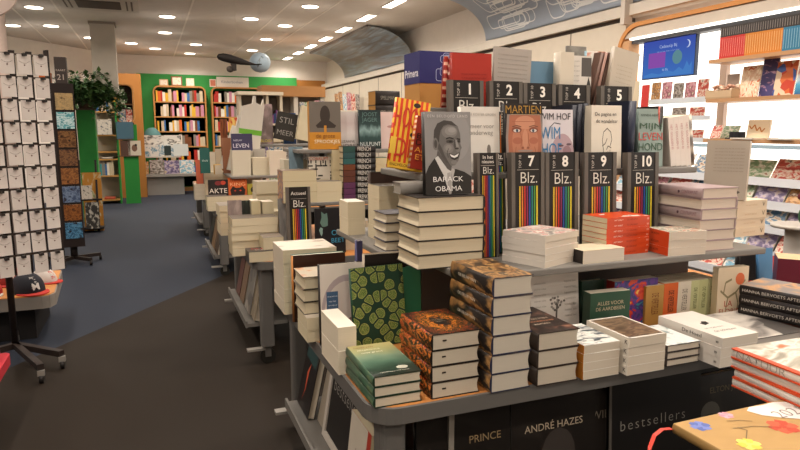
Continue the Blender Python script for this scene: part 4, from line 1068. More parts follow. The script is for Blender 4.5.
# ================================================================ left side of the front table
ga = art('brain', (('#1f3a2a', 0), ('#28452c', .1), ('#50682f', .34), ('#586e36', .5), ('#a2a45a', .9), ('#a8aa60', 1)), (5.2, 7), 3, .5, False, .4, 2)
gx, gy = on_z(351, 345, TZ)
b = book(.235, .325, .02, cover='#1f4432', front=ga, page='#d3c7b2'); tag(b, 'large green book with cell pattern cover standing at the left side of the front table', 'book')
put_face(b, .715, 2.32, TZ, .10, .14)
b = book(.20, .30, .02, cover='#3d8a66', front='#3f8f6a'); tag(b, 'plain green book just showing behind the cell pattern book', 'book'); put_face(b, .845, 2.39, TZ, .12, .04)
LS = 'left side of front table'
stack('thick white paperback', 'in front of the globe book', .588, 2.085, TZ, .068, .24, 2, .0875, 'R', .0, cover='#ddd3c0', front='#e3dbcc', hard=False, page='#ded2bb')
for o, lab in (): pass
# pile of cream paperbacks with dark edged hardbacks on top
_, h = stack('cream paperback', 'under three dark edged hardbacks', .565, 2.47, TZ, .115, .18, 2, .052, 'R', .0, cover='#cdbf9f', front='#b8ad9c', hard=False, page='#d2c5a6')
stack('dark edged hardback', 'on cream paperbacks, front table', .565, 2.52, h, .13, .19, 3, .0535, 'R', .0, cover='#3a342c', front=art('noise', (('#b8ada0', 0), ('#c9bda8', .5), ('#c98a5a', .62), ('#8a8076', .7)), (2, 2)), page='#d0c3a6')
def d_globe(b):
    shapes_on(b, [('#a89a9a', ell(.62, .40, .58, .46, 30)), ('#c9bdb4', ell(.62, .36, .52, .42, 30)), ('#8a6a66', [(.5, .2), (.62, .3), (.8, .34), (.9, .2), (.8, .05), (.6, .02), (.42, .08)]),
                  ('#8a6a66', [(.8, .5), (.95, .6), (1, .4), (.86, .36)]), ('#a0847c', [(.3, .3), (.4, .36), (.42, .28), (.34, .22)]), ('#3f5a78', [(.16, .44), (.42, .44), (.42, .66), (.16, .66)])])
    front_text(b, 'DE BOSATLAS', .01, .29, .60, '#d0d8e0', .22); front_text(b, 'van het', .01, .29, .54, '#d0d8e0', .16); front_text(b, 'wereldbeeld', .01, .29, .49, '#d0d8e0', .2)
b = face('white book with a mauve globe and small blue label, standing beside the cell pattern book', 318.5, 362, 2.44, TZ, 265, T=.03, lean=.05, cover='#2b2725', front='#cfc6bb', page='#d6cbb8'); d_globe(b)
# tall white paper pile
st, h = stack('wide white paperback', 'tall pile at front table back corner', .556, 2.90, TZ, .26, .26, 5, .062, 'L', .0, cover='#d9cdb6', front=art('noise', (('#e4ddd0', 0), ('#d8cfc0', .55), ('#8a7a66', .62), ('#e2dacb', .7)), (1.6, 3)), hard=False, page='#d6c9ab', jit=.003)
b = book(.25, .31, .035, cover='#2f6a66', spine='#b8773c', front='#3a2318'); tag(b, 'dark brown framed book with orange and teal edges beside the tall white pile', 'book')
W, H, T = b['_d']; b.matrix_world = T3(x_at(293, 2.75, TZ + .2), 2.80, TZ) @ T3(.125, 0, 0) @ Rx(PI/2)
b2 = b
stack('grey blue paperback', 'behind the globe book', .82, 2.78, TZ, .10, .15, 4, .055, 'L', 0, cover='#a39c94', front='#8f8a86', hard=False, page='#cabfa8')
face('purple blue book standing left of the open dark box', 354.5, 361, 2.52, TZ, 240, T=.03, lean=.0, cover='#3c3a5e', front='#35324f')
bx = x_at(361, 2.44, TZ + .3)
b = book(.185, .365, .03, cover='#a89a88', front='#1d1714', page='#8f8474'); tag(b, 'dark fronted tall book with pale edge standing behind the green cell pattern book', 'book'); put_face(b, bx, 2.435, TZ, -.02, .0)
# ---- lower shelf on the left: things lean against the side panel and face the aisle
def side(label, Y0, Y1, h, T, cover, front, lean=.22, z=.196, x=.68, **kw):
    W = Y1 - Y0; b = book(W, h, T, cover=cover, front=front, **kw); tag(b, label, kw.pop('cat', 'book'))
    b.matrix_world = T3(x, Y1, z) @ Rz(-PI/2) @ T3(W/2, 0, 0) @ Rx(PI/2 - lean); return b
def d_streak(b):
    shapes_on(b, [('#c9583a', [(.3, .1), (.42, .3), (.36, .55), (.55, .72), (.5, .6), (.46, .3)]), ('#2f4a4a', [(.1, .75), (.9, .7), (.9, .95), (.1, .95)])])
b = side('black book with red streak leaning on the left lower shelf of the front table', 2.86, 3.10, .34, .035, '#1f1c1b', '#231f1e'); d_streak(b)
b = side('cream covered book leaning beside the black one on the left lower shelf', 2.735, 2.85, .40, .03, '#cfc4b0', '#9a8f7f', x=.72)
fr = empty('chalkboard_sign', (.69, 2.30, .2), 'white framed chalkboard reading bestsellers, leaning on the left lower shelf', 'sign')
fr.matrix_world = T3(.685, 2.41, .197) @ Rz(-PI/2) @ Rx(-.16)
f = MB()
for a in ((-.29, 0, -.255, .40), (.255, 0, .29, .40)): f.box(a[0], -.012, a[1], a[2], .012, a[3])
f.box(-.255, -.012, 0, .255, .012, .035); f.box(-.255, -.012, .365, .255, .012, .40)
bevel(f.ob('frame', M('#c3bbb0', .5), fr), .004)
MB().box(-.255, -.003, .035, .255, .008, .365).ob('board', M('#221f1d', .6), fr)
text_on(fr, 'bestsellers', .08, (-.03, -.0045, .27), (PI/2, 0, 0), '#9a948c', 'chalk_text', -.012, 1.1, .38)
b = side('white and red paperback leaning at the front of the left lower shelf', 1.88, 2.10, .385, .06, '#b8432c', '#c9bfae', lean=.12, x=.655, hard=False, page='#d0c3a4')
shapes_on(b, [('#a83a28', [(.84, 0), (1, 0), (1, 1), (.84, 1)])]); front_text(b, 'Sander', .03, .42, .55, '#8a7a70', .6, rot=90)
b = side('pale paperback with orange print leaning at the front corner of the left lower shelf', 1.72, 1.84, .15, .04, '#c2673a', '#d6c8b4', lean=.2, x=.72, hard=False)
# ---- black music books and a chalkboard on the front shelf
def fr_book(label, a, c, top, txt, v, col, y=1.85, wid=.6, u=.5):
    b = face(label, a, c, y, .186, top, T=.03, lean=.08, cover='#191715', front=art('noise', (('#191614', 0), ('#211d1a', .55), ('#35302b', .8)), (2, 2.4), 2, .5, False, .3, len(txt)), page='#b9ae9a', rough=.25)
    if txt: front_text(b, txt, .03, u, v, col, wid); 
    return b
fr_book('black music book reading PRINCE under the front of the front table', 415, 508, 408, 'PRINCE', .68, '#8f7a5a', wid=.34, u=.72)
b = fr_book('black music book reading ANDRE HAZES under the front of the front table', 508, 592, 398, 'ANDRÉ HAZES', .70, '#b0a08a', wid=.68)
shapes_on(b, [('#3a3430', ell(.55, .45, .2, .22)), ('#2b2623', [(.3, 0), (.36, .3), (.55, .36), (.76, .3), (.84, 0)])])
fr_book('dark book reading WIE beside the post under the front table', 587, 606, 392, 'WIE', .74, '#8f8474', y=1.90, wid=.9)
cb = empty('chalkboard_sign', (x_at(655, 1.86, .4), 1.86, .186), 'black chalkboard reading bestsellers under the front of the front table', 'sign', None, (-.06, 0, 0))
xa, xb = x_at(611, 1.86, .45), x_at(703, 1.86, .45); wx = xb - xa; xm = x_at(655, 1.86, .4)
MB().box(xa - xm, -.002, 0, xb - xm, .012, .46).ob('board', M('#1b1918', .3), cb)
MB().box(xa - xm, -.006, 0, xa - xm + .012, .014, .46).ob('frame_edge', M('#57524c', .4), cb)
text_on(cb, 'bestsellers', .09, (.0, -.0035, .245), (PI/2, 0, -.0), '#8a857d', 'chalk_text', -.014, 1.25, wx * .70)
b = fr_book('black music book reading ELTON JOHN behind the chalkboard under the table', 694, 752, 378, 'ELTON JOHN', .80, '#5f543c', y=1.93, wid=.62)
shapes_on(b, [('#4f4c44', ell(.2, .52, .16, .15)), ('#2a2724', ell(.2, .44, .18, .08))])

# ================================================================ right foreground table with planner and orange edged books
t0 = empty('side_table', (2.2, .7, 0), 'wooden topped table at the lower right corner carrying planners', 'table')
MB().prism(rrect(-.78, -.5, .8, .50, .05, 5), .785, .828).ob('tabletop', WOOD, t0)
for sx in (-.7, .72):
    for sy in (-.42, .42): MB().prism(rrect(sx - .03, sy - .03, sx + .03, sy + .03, .01, 2), 0, .785).ob('leg', STEEL, t0)
pa = art('noise', (('#a98550', 0), ('#b8945c', 1)), (5, 5), 4, .5, False, .5)
pb = book(.40, .26, .026, cover='#a8834e', front=pa, spine='#9a7a4a', page='#cfd0d0'); tag(pb, 'kraft brown planner with painted flowers and a white cloud shape, at the lower right corner', 'planner')
def blob(cx, cy, s, seed, n=9, k=.35):
    r = random.Random(seed); return [(cx + s * (1 + k * math.sin(3.7 * i + seed)) * math.cos(2*PI*i/n), cy + 1.45 * s * (1 + k * math.cos(2.9 * i + seed)) * math.sin(2*PI*i/n)) for i in range(n)]
it = []
for cx, cy, s, c, c2, sd in ((.14, .86, .07, '#5566a8', '#6f7fc0', 1), (.42, .94, .05, '#c98a9a', '#d8a0b0', 2), (.62, .55, .10, '#cf5a3c', '#b8452c', 3), (.22, .42, .075, '#d9c24a', '#e0cf68', 4), (.35, .12, .06, '#cf6a4a', '#b8452c', 5), (.82, .2, .08, '#5f7fb0', '#7f9ac8', 6)):
    for j in range(6):
        a = j * PI / 3 + sd; it.append((c if j % 2 else c2, blob(cx + s * .6 * math.cos(a), cy + .9 * s * math.sin(a), s * .42, sd + j, 8, .2)))
    it.append((c2, ell(cx, cy, s * .25, s * .35, 10)))
it.append(('#e6e0da', [(.60, .93), (.66, .985), (.78, .97), (.9, .985), (.99, .93), (.99, .58), (.93, .54), (.86, .56), (.80, .62), (.72, .7), (.64, .8)]))
for p in ([(.3, .7), (.45, .66), (.55, .58)], [(.26, .5), (.36, .62), (.34, .7)], [(.5, .74), (.44, .8), (.35, .84)]): it += [('#6f5a38', z) for z in line(p, .004)]
shapes_on(pb, it, 'flower_print')
front_text(pb, '2021', .06, .85, .74, '#8a7f74', .24, bold=-.01)
pb.matrix_world = T3(1.41, 1.01, .8295) @ Rz(-.02) @ T3(0, -.13, 0)
pb.matrix_world = T3(1.409, 1.028, .8295) @ Rz(0) @ T3(0, -.13, 0)
rib = MB(); pts = [(-.20, .262, .012), (-.225, .268, .012), (-.255, .262, .004), (-.29, .24, -.012), (-.32, .205, -.035), (-.345, .16, -.065), (-.36, .11, -.10)]
for (a, b_, c), (d, e_, f_) in zip(pts, pts[1:]): rib.quad((a, b_ - .006, c), (a, b_ + .006, c), (d, e_ + .006, f_), (d, e_ - .006, f_))
ro_ = rib.ob('ribbon_marker', M('#c23a2a', .4), pb); sd_ = ro_.modifiers.new('thick', 'SOLIDIFY'); sd_.thickness = .001
na = art('noise', (('#77725f', 0), ('#8f897a', .38), ('#b8b0a0', .46), ('#dcd5ca', .52), ('#a39c88', .58), ('#c9683a', .63), ('#d98a4c', .74)), (1.8, 2.4), 4, .9, False, .4, 3)
def d_nat(b):
    W, H, T = b['_d']
    shapes_on(b, [('#c9502e', [(0, 0), (.06, 0), (.06, 1), (0, 1)])]); None
    for z0, z1 in ((.0002, .004), (T - .004, T - .0002)):
        MB().box(-W/2 - .0012, -.0005, z0, W/2 + .0005, H + .0005, z1).ob('orange_edge', M('#c9502e', .45), b)
nst, _ = stack('white notebook with orange edges', 'behind the kraft planner', 1.60, 1.065, .829, .32, .26, 4, .0300, 'L', -.04, cover='#d6cfc6', front=na, spine='#d9d2c9', page='#cfc8bc', decorate=d_nat, jit=.008, cat='notebook', top_only=lambda b: spine_text(b, 'NATUUR', .03, .62, '#a39b92', .62, bold=-.016, height=.02))
# ================================================================ second table
S2 = 'on the second table'
def d_ser(b):
    front_text(b, 'DE SERIE', .03, .5, .62, '#c9443a', .7, height=.22); front_text(b, 'SCHULD', .03, .56, .36, '#d8d0c4', .66, height=.2)
b = None
_, h = stack('dark paperback with red and white title', 'at the second table corner', .575, 4.17, TZ, .215, .17, 1, .07, 'L', 0, cover='#38332f', front='#3d3833', hard=False, page='#d3c6a8', decorate=d_ser)
pstack('cream ragged edged paperback', 'behind the red titled paperback', 233, 278, 4.42, TZ, .22, 5, top=219, spine='L', cover='#c9b995', front='#6a6056', hard=False, page='#d6c9ac', jit=.006)
pstack('low cream paperback', 'beside the tall white pile ' + S2, 264, 284, 4.22, TZ, .2, 2, top=238, spine='L', cover='#c6b895', front='#7a7066', hard=False, page='#cfc2a4')
pstack('cream paperback', 'along the left edge in the middle of the second table', 221, 233, 5.35, TZ, .3, 5, top=206, spine='R', cover='#c6b895', front='#8a8074', hard=False, page='#d3c6a9', jit=.004)
b = face('grey and pink photo book standing behind the ragged paperbacks', 229, 243, 4.62, TZ, 201, T=.02, lean=.1, cover='#6d625c', front=art('noise', (('#3f3633', 0), ('#8a7a74', .5), ('#b5a39a', .7)), (2, 2.6), 4))
b = face('black book standing right of the grey and pink photo book', 243, 252, 4.66, TZ, 201, T=.02, lean=.1, cover='#211e1c', front=art('noise', (('#1d1b1a', 0), ('#2c302a', .6), ('#5a6a5f', .75)), (3, 3)))
for i, (a, c) in enumerate(((252, 261), (263, 274))):
    x = x_at(a, 4.6, TZ + .2); W = x_at(c, 4.6, TZ + .2) - x
    b = book(.15, on_y(a, 201 + i, 4.6)[1] - TZ, W, cover='#b3a58a', spine='#c6b995' if i == 0 else '#cbbf9f', hard=False); tag(b, '%s cream block book standing right of the black book %s' % (nth(i), S2), 'book'); put_spine(b, x, 4.6, TZ)
    spine_text(b, 'goud', .02, .25, '#c9782f', .3, height=.03)
# left edge further back
pstack('cream paperback', 'at the front left edge of the third table', 208, 229, 7.05, TZ, .2, 3, top=197, spine='L', cover='#c6b895', front='#5a5048', hard=False, page='#d3c6a9', jit=.004)
def d_akte(b): front_text(b, 'AKTE', .05, .5, .30, '#d8d0c4', .9, height=.28); shapes_on(b, [('#b8432c', ell(.75, .8, .14, .12)), ('#7a2f30', ell(.5, .78, .16, .14))])
b = face('black book with white block title standing left of the orange cat book', 208, 228, 7.32, TZ + .136, 180, T=.02, lean=.08, cover='#221f1e', front='#2a2422'); d_akte(b)
def d_king(b): front_text(b, 'KING', .05, .5, .62, '#e8b48a', .8, height=.18); front_text(b, 'STEPHEN', .03, .5, .86, '#7a3018', .8); shapes_on(b, [('#2a1f1c', [(.15, 0), (.1, .3), (.25, .52), (.4, .42), (.6, .42), (.75, .52), (.9, .3), (.85, 0)]), ('#c2401f', ell(.36, .26, .05, .04)), ('#c2401f', ell(.64, .26, .05, .04))])
b = face('orange book with a black cat shape and block title', 228, 247, 7.34, TZ + .136, 178, T=.02, lean=.08, cover='#b8572a', front='#c9622f'); d_king(b)
def d_yel(b): shapes_on(b, [('#2a2622', ell(.45, .45, .28, .36)), ('#8fa0a0', [(.4, .1), (.55, .45), (.7, .1)])])
b = face('olive yellow book with a dark rounded figure, right of the orange cat book', 247, 266, 7.32, TZ + .136, 184, T=.02, lean=.08, cover='#8a8030', front='#9a8f3a'); d_yel(b)
# these three lean on a pile behind the cream ones
pstack('wide pale paperback', 'under the three leaning cover books', 209, 268, 7.26, TZ, .2, 3, t=.045, spine='L', cover='#b9ac92', front='#8d8376', hard=False, page='#cdc0a4')
pstack('cream paperback', 'under the tile spine books ' + S2, 258, 284, 4.95, TZ, .2, 5, top=182, spine='R', cover='#cabd9e', front='#a09482', hard=False, page='#d3c7ab', jit=.008)
# tier shelf of table two
tl = art('cells', (('#8a6a6a', 0), ('#c08a4a', .4), ('#5f5a6a', .7)), (14, 3), const=True)
pstack('paperback with tiled spine', 'on the lower tier of the second table', 282, 317, 4.5, T2Z, .2, 3, top=170, spine='L', cover='#a08060', front='#7d6a58', hard=False, page='#cfc2a0') if False else None
x = x_at(283, 4.47, T2Z + .1); stack('paperback with tiled orange spine', 'left end of second table tier', x, 4.47, T2Z, x_at(317, 4.47, T2Z) - x, .2, 3, (on_y(283, 171, 4.47)[1] - T2Z) / 3, 'L', 0, cover='#a08060', front='#7d6a58', spine=tl, hard=False, page='#cfc2a0')
pstack('low cream paperback', 'between the tiled and the French spine stacks', 317, 342, 4.47, T2Z, .2, 2, top=182, spine='L', cover='#c6b895', front='#8a8074', hard=False, page='#cec1a2')
mz = art('noise', (('#d8d2c4', 0), ('#d8d2c4', 1)), (1, 1))
def d_maze(b):
    it = []
    r = random.Random(12)
    for i in range(13):
        for j in range(13):
            if r.random() < .42:
                u, v = i / 13, j / 13
                if .3 < u < .65 and .15 < v < .5: continue
                if r.random() < .5: it.append(('#2b2826', [(u, v), (u + .15, v), (u + .15, v + .035), (u, v + .035)]))
                else: it.append(('#2b2826', [(u, v), (u + .04, v), (u + .04, v + .14), (u, v + .14)]))
    it = [(c, [(min(.99, a), min(.92, d)) for a, d in p]) for c, p in it]
    shapes_on(b, it + [('#b9b09c', [(.34, .16), (.62, .16), (.62, .48), (.34, .48)])]); front_text(b, 'CORRUPT', .03, .35, .95, '#b84a3a', .6)
b = face('black and white maze cover book standing on the lower tier of the second table', 308, 339, 4.66, T2Z, 157, T=.03, lean=.06, cover='#6d645a', front='#c4bcae'); d_maze(b)
face('small blue photo book leaning behind the maze cover book', 290, 304, 4.8, T2Z, 147, T=.02, lean=.1, cover='#4f6676', front=art('noise', (('#3f5464', 0), ('#7f97a4', .6)), (2, 3)))
pstack('white paperback', 'beside the maze cover book on the lower tier', 285, 308, 4.9, T2Z, .18, 3, top=160, spine='L', cover='#d9cfba', front='#cfc5b0', hard=False, page='#d6cbb2')
pstack('cream block paperback', 'between the maze cover and the French spines', 333, 344, 4.60, T2Z, .16, 5, top=150, spine='L', cover='#c9bb98', hard=False, page='#cfc19e')
# French spine stack
fcol = ['#5a3050', '#5a3050', '#5a3050', '#5a3226', '#5a3226', '#6a3a22', '#2f5a58', '#2f4f50', '#2a4a44']
x = x_at(343.5, 4.5, T2Z + .1); fw = x_at(376, 4.5, T2Z + .1) - x; tt = (on_y(343, 146.5, 4.5)[1] - T2Z) / 9
for i in range(9):
    b = book(.16, fw, tt, cover='#24211f', spine='#24211f', page='#cfc2a4'); tag(b, 'dark thriller with white FRENCH spine, %s, second table lower tier' % ORD[9 - i] if i else 'dark thriller with white FRENCH spine, bottom of stack, second table lower tier', 'book', 'FRENCH spine thrillers')
    put_flat(b, x, 4.5, T2Z + i * (tt + .0002), 0, 'F', fw, .16)
    W, H, T = b['_d']
    MB().box(-W/2 - .0014, H * .64, .001, -W/2 + .002, H * .995, T - .001).ob('spine_panel', M(fcol[i], .5), b)
    spine_text(b, 'FRENCH', .03, .36, '#cfc9bf', .40, height=tt * .7)
    spine_text(b, 'NICCI', .03, .80, '#a08a5a' if 2 < i < 6 else '#5f7f7a', .2, height=tt * .5)
pstack('cream paperback', 'behind the French spines on the second table', 376, 392, 4.55, T2Z, .2, 6, top=158, spine='L', cover='#c9bb98', front=art('noise', (('#2f4a3a', 0), ('#8fa08a', .6)), (3, 3)), hard=False, page='#cfc19e')
# things between tables on level .73 of table two
def d_on(b): front_text(b, 'ON', .05, .72, .45, '#3f8fae', .36); front_text(b, 'BEET', .05, .74, .28, '#3f8fae', .44); shapes_on(b, [('#5f7a70', blob(.3, .75, .12, 3)), ('#7f9a90', blob(.2, .5, .06, 5))])
b = face('black book with blue letters standing under the tier of the second table', 315, 345, 4.3, TZ, 209, T=.02, lean=.06, cover='#1b1a1b', front='#1f1e20'); d_on(b)
pstack('grey paperback', 'under the tier shelf of the second table', 345, 372, 4.35, TZ, .2, 4, top=222, spine='L', cover='#a39a8c', hard=False, page='#b9ad96')
pstack('white paperback', 'left of the Actueel stand on the second table', 268, 287, 4.75, TZ, .2, 5, top=212, spine='L', cover='#cfc3a8', hard=False, page='#cfc3a8')
b = face('grey black photo book left of the Actueel stand', 279, 289, 4.5, TZ, 199, T=.02, lean=.06, cover='#4a4745', front=art('noise', (('#2a2827', 0), ('#8a8682', .6)), (2, 3)))
# upper tier of table two
U2 = T3Z + .03; y = 4.7
def d_spr(b): shapes_on(b, [('#c08430', [(0, 0), (1, 0), (1, .36), (0, .36)]), ('#3a322c', ell(.5, .72, .16, .2)), ('#3a322c', [(.2, .5), (.4, .62), (.6, .62), (.85, .5), (.8, .45), (.25, .45)]), ('#c08430', [(.46, .36), (.54, .36), (.54, .5), (.46, .5)])]); front_text(b, 'SPROOKJES', .03, .55, .16, '#efe2c4', .8); front_text(b, 'de grote', .015, .5, .28, '#7a4a1a', .6)
b = face('large grey and orange fairy tale book on the upper tier of the second table', 308, 339, y, U2, 102, T=.07, lean=.03, cover='#c08430', front='#6d655c', yaw=-.05, hard=False); d_spr(b)
def d_mor(b): front_text(b, 'SUZANNE', .02, .42, .20, '#4a4644', .7); front_text(b, 'VORST', .04, .55, .08, '#3a3634', .85, height=.1)
b = face('pale misty book with grey letters right of the fairy tale book', 337, 359, y, U2, 112, T=.02, lean=.06, cover='#b3aaa4', front=art('grad', (('#a8a09a', 0), ('#c9c0bc', .4), ('#b8a8a6', .7), ('#c0b8b4', 1)), (2, 3), 3, .3)); d_mor(b)
def d_nul(b): front_text(b, 'JOOST', .03, .5, .88, '#5f7a76', .7); front_text(b, 'JAGER', .03, .5, .74, '#5f7a76', .7); front_text(b, 'NULPUNT', .03, .5, .12, '#c9d0cc', .92, height=.1)
b = face('dark teal book with forest scene on the upper tier of the second table', 358, 380, y - .02, U2, 110, T=.03, lean=.06, cover='#22302f', front=art('grad', (('#1f2a2a', 0), ('#2f4644', .3), ('#7f9a98', .48), ('#2c403f', .62), ('#1f2b2b', 1)), (5, 3), 4, .3)); d_nul(b)
def d_pink(b): shapes_on(b, [('#4a3f44', ell(.5, .42, .06, .04)), ('#4f7fa0', ell(.8, .8, .12, .09)), ('#a87f7a', ell(.5, .6, .2, .04))])
b = face('pale pink book right of the dark teal book', 380, 402, y, U2, 112, T=.02, lean=.06, cover='#c9b0a8', front='#cdb5ae'); d_pink(b)
def d_3(b): spine_text(b, 'SPELLMAN', .03, .5, '#8a8478', .6, height=.03)
stack('black cased book with grey spine letters', 'behind the pale pink book', x_at(374, 5.0, U2 + .2), 4.95, U2, x_at(398, 5.0, U2 + .2) - x_at(374, 5.0, U2 + .2), .2, 4, (on_y(374, 91, 5.0)[1] - U2) / 4, 'F', 0, cover='#2a2522', spine='#2a2522', page='#b0834a', decorate=d_3)
bx = empty('cardboard_display', (1.40, 3.02, T2Z), 'tall orange cardboard display box with blue patterned top and white lettering', 'display box')
MB().box(-.14, -.10, 0, .14, .1, .75).ob('box_body', M('#c08a4a', .6), bx)
MB().box(-.142, -.102, .75, .142, .102, .905).ob('printed_header', M('#34346c', .5), bx)
r = random.Random(2); mb = MB()
for i in range(24):
    w, h = r.uniform(.03, .07), r.uniform(.025, .06); x0 = r.uniform(-.06, .13 - w); z0 = r.uniform(.755, .90 - h)
    q = rrect(x0, z0, x0 + w, z0 + h, .01, 2); q.append(q[0])
    for (a, b_), (c, d) in zip(q, q[1:]):
        L_ = math.hypot(c - a, d - b_) or 1; nx, nz = -(d - b_) / L_ * .0014, (c - a) / L_ * .0014
        mb.poly([(a + nx, -.1032, b_ + nz), (a - nx, -.1032, b_ - nz), (c - nx, -.1032, d - nz), (c + nx, -.1032, d + nz)])
mb.ob('line_pattern', M('#b4b9dc', .5), bx)
text_on(bx, 'Primera', .06, (-.1435, .0, .80), (PI/2, 0, -PI/2), '#e6e2ea', 'logo_text', .02, 1, .17)
b = face('small white box lying in front of the orange cardboard display', 432, 445, 2.88, T3Z, 95.5, T=.04, lean=0, cover='#d8d0c4', front='#d8d0c4') if False else None

# ================================================================ third and fourth table, farther along the aisle
pstack('white paperback', 'under the purple book on the third table', 233, 251.5, 7.42, T2Z, .2, 6, top=150.5, spine='L', cover='#d6cbb4', front='#cabfa8', hard=False, page='#d9cfba')
def d_pur(b): front_text(b, 'NIEUW', .03, .3, .6, '#cfcbd8', .4); front_text(b, 'LEVEN', .05, .45, .28, '#d8d4e0', .75)
b = face('purple book with white lettering standing on the white pile of the third table', 231, 252, 7.5, on_y(233, 151, 7.5)[1], 134, T=.04, lean=.1, cover='#3a3650', front='#3f3b58'); d_pur(b)
pstack('cream paperback', 'right of the purple book pile on the third table', 253, 270, 7.4, T2Z, .2, 3, top=158, spine='L', cover='#d0c4aa', hard=False, page='#d6cab0')
pstack('pinkish white paperback', 'on the third table behind the tiled spines', 270, 287, 7.35, T2Z, .2, 2, top=151, spine='L', cover='#d8cbb8', hard=False, page='#dccfbb')
pstack('grey paperback', 'under the tier of the third table', 254, 266, 7.7, T2Z, .2, 2, top=149, spine='L', cover='#a9a29a', hard=False, page='#b9b2a8')
U3 = T3Z; y = 7.95
b = face('grey and yellow lettered photo book on the third table tier', 253, 273, y, U3, 104, T=.03, lean=.08, cover='#4d443f', front=art('noise', (('#3a322f', 0), ('#7a6a66', .5), ('#a89090', .7)), (2, 3))); front_text(b, 'TABLOID', .05, .5, .08, '#c9b23a', .8)
b = book(.26, .34, .03, cover='#23201f', front='#29251f', page='#cfc2a4'); tag(b, 'black book with grey letters leaning left on the third table tier', 'book')
b.matrix_world = T3(x_at(272, y, U3 + .1), y - .05, U3 + .05) @ T3(.13, 0, 0) @ Ry(.2) @ Rx(PI/2 - .08); front_text(b, 'STIL', .06, .5, .7, '#8f8a84', .7); front_text(b, 'MEER', .06, .5, .25, '#8f8a84', .8)
b = book(.2, .42, .07, cover='#cbbf9f', front='#cfc3a4', page='#cbbf9f', hard=False); tag(b, 'tall cream block book leaning beside the black one on the third table', 'book')
b.matrix_world = T3(x_at(293, y, U3 + .1), y - .08, U3 + .045) @ T3(.1, 0, 0) @ Ry(.22) @ Rx(PI/2 - .05)
face('dark blue book behind the tall cream block book', 283, 296, y + .1, U3, 113, T=.03, lean=.05, cover='#2a3a5a', front='#31466d')
# white cardboard pocket towers and loose white cards
for i, (a, c, tp, Y_, rl) in enumerate(((225, 236, 112, 7.85, .25), (232, 246, 126, 7.75, .02), (217, 224, 122, 8.2, .35))):
    b = book(.16 if i != 1 else .19, on_y(a, tp, Y_)[1] - T2Z - .06, .03, cover='#cfc8bc', front='#d6cfc3', page='#d9d0c0'); tag(b, 'white booklet %s of the tall white box on the third table' % ('leaning left', 'standing left', 'farthest left')[i], 'booklet')
    b.matrix_world = T3(x_at(a, Y_, 1.4), Y_, T2Z + .03) @ T3(.08, 0, 0) @ Ry(rl) @ Rx(PI/2 - .06)
tw = empty('leaflet_tower', (x_at(246, 7.7, 1.3), 7.72, T2Z + .03), 'tall white leaflet box with a green stripe and jagged top on the third table', 'display box', None, (0, .14, 0))
MB().prism([(-.13, 0), (.13, 0), (.13, .80), (.11, .88), (.095, .80), (.03, .82), (.015, .90), (-.005, .90), (-.01, .81), (-.13, .76)], 0, .09, axis='y').ob('box_body', M('#d3ccc0', .6), tw)
MB().box(-.131, -.002, .44, .131, .092, .50).ob('green_stripe', M('#6fae3a', .5), tw)
b = face('red and yellow comic book on the third table', 231, 245, 8.3, T2Z, 118, T=.02, lean=.1, cover='#b8352c', front=art('noise', (('#d9c9a0', 0), ('#d9b25a', .5), ('#b8402c', .62)), (3, 3)))
b = face('orange brown figure covered book on the third table', 222, 229, 8.35, T2Z, 119, T=.02, lean=.1, cover='#a85a2c', front=art('noise', (('#b8682f', 0), ('#5a2f1a', .6)), (3, 3)))
b = face('teal book with white line standing at the left of the third table', 200, 210, 8.0, T2Z + .0, 148, T=.03, lean=.05, cover='#2a5a55', front='#2f625c'); front_text(b, 'thuis', .05, .5, .5, '#cfe0da', .6)
face('brown paper figure card behind the white pile on the third table', 223, 232, 7.9, T2Z, 138, T=.02, lean=.1, cover='#8a5a40', front='#946348')
pstack('broad cream paperback', 'at the left front of the third table', 206, 231, 8.15, TZ, .3, 5, top=172, spine='L', cover='#cfc4a8', front='#c9bd9f', hard=False, page='#d6cbb0')
pstack('mixed pale paperback', 'low pile on the third table', 232, 262, 7.6, TZ, .2, 5, top=176, spine='L', cover='#b9ad92', front='#2a2624', hard=False, page='#c9bda0')
pstack('yellow edged book', 'beside the brown figure card on the third table', 215, 222, 7.7, T2Z, .15, 1, top=165, spine='L', cover='#d9a83a', hard=False) 
for i, (a, c, tp, col, f) in enumerate(((196, 203, 160, '#b8543a', '#c2654a'), (203, 209, 156, '#8a8076', '#a09488'), (209, 216, 152, '#cfc4b0', '#d8cdb8'), (216, 222, 149, '#b5a690', '#c4b59c'))):
    face('%s small book standing at the left end of the third table, %s from the left' % (('red', 'grey', 'white', 'beige')[i], nth(i)), a, c, 8.3, TZ + .2, tp, T=.03, lean=.06, cover=col, front=f)
pstack('flat pale folder', 'under small books, third table left end', 195, 224, 8.26, TZ, .2, 4, t=.0495, spine='L', cover='#b5aa96', hard=False)
# leaning books on the low side shelves (face the aisle)
def aisle(label, Y0, Y1, h, T, cover, front, x, lean=.2, z=.2):
    W = Y1 - Y0; b = book(W, h, T, cover=cover, front=front); tag(b, label, 'book')
    b.matrix_world = T3(x, Y1, z) @ Rz(-PI/2) @ T3(W/2, 0, 0) @ Rx(PI/2 - lean); return b
aisle('grey framed picture book leaning on the low side shelf of the second table', 4.72, 5.02, .36, .03, '#6d675f', art('cells', (('#8a847a', 0), ('#a8a196', .4), ('#6f6a64', .7)), (3, 4), const=True), .67)
aisle('beige book leaning at the front of the low side shelf of the second table', 4.56, 4.70, .38, .04, '#a39476', '#9a8d78', .69)
aisle('brown book leaning in the middle of the low side shelf of the second table', 5.07, 5.29, .36, .03, '#6a4a34', '#8a7058', .67)
aisle('dark red book leaning at the far end of the second table side shelf', 5.32, 5.53, .34, .03, '#5a2f28', '#6d4a40', .67)
aisle('black book leaning at the far end of the low side shelf of the third table', 8.0, 8.3, .36, .03, '#231f1c', '#2a2623', .68)
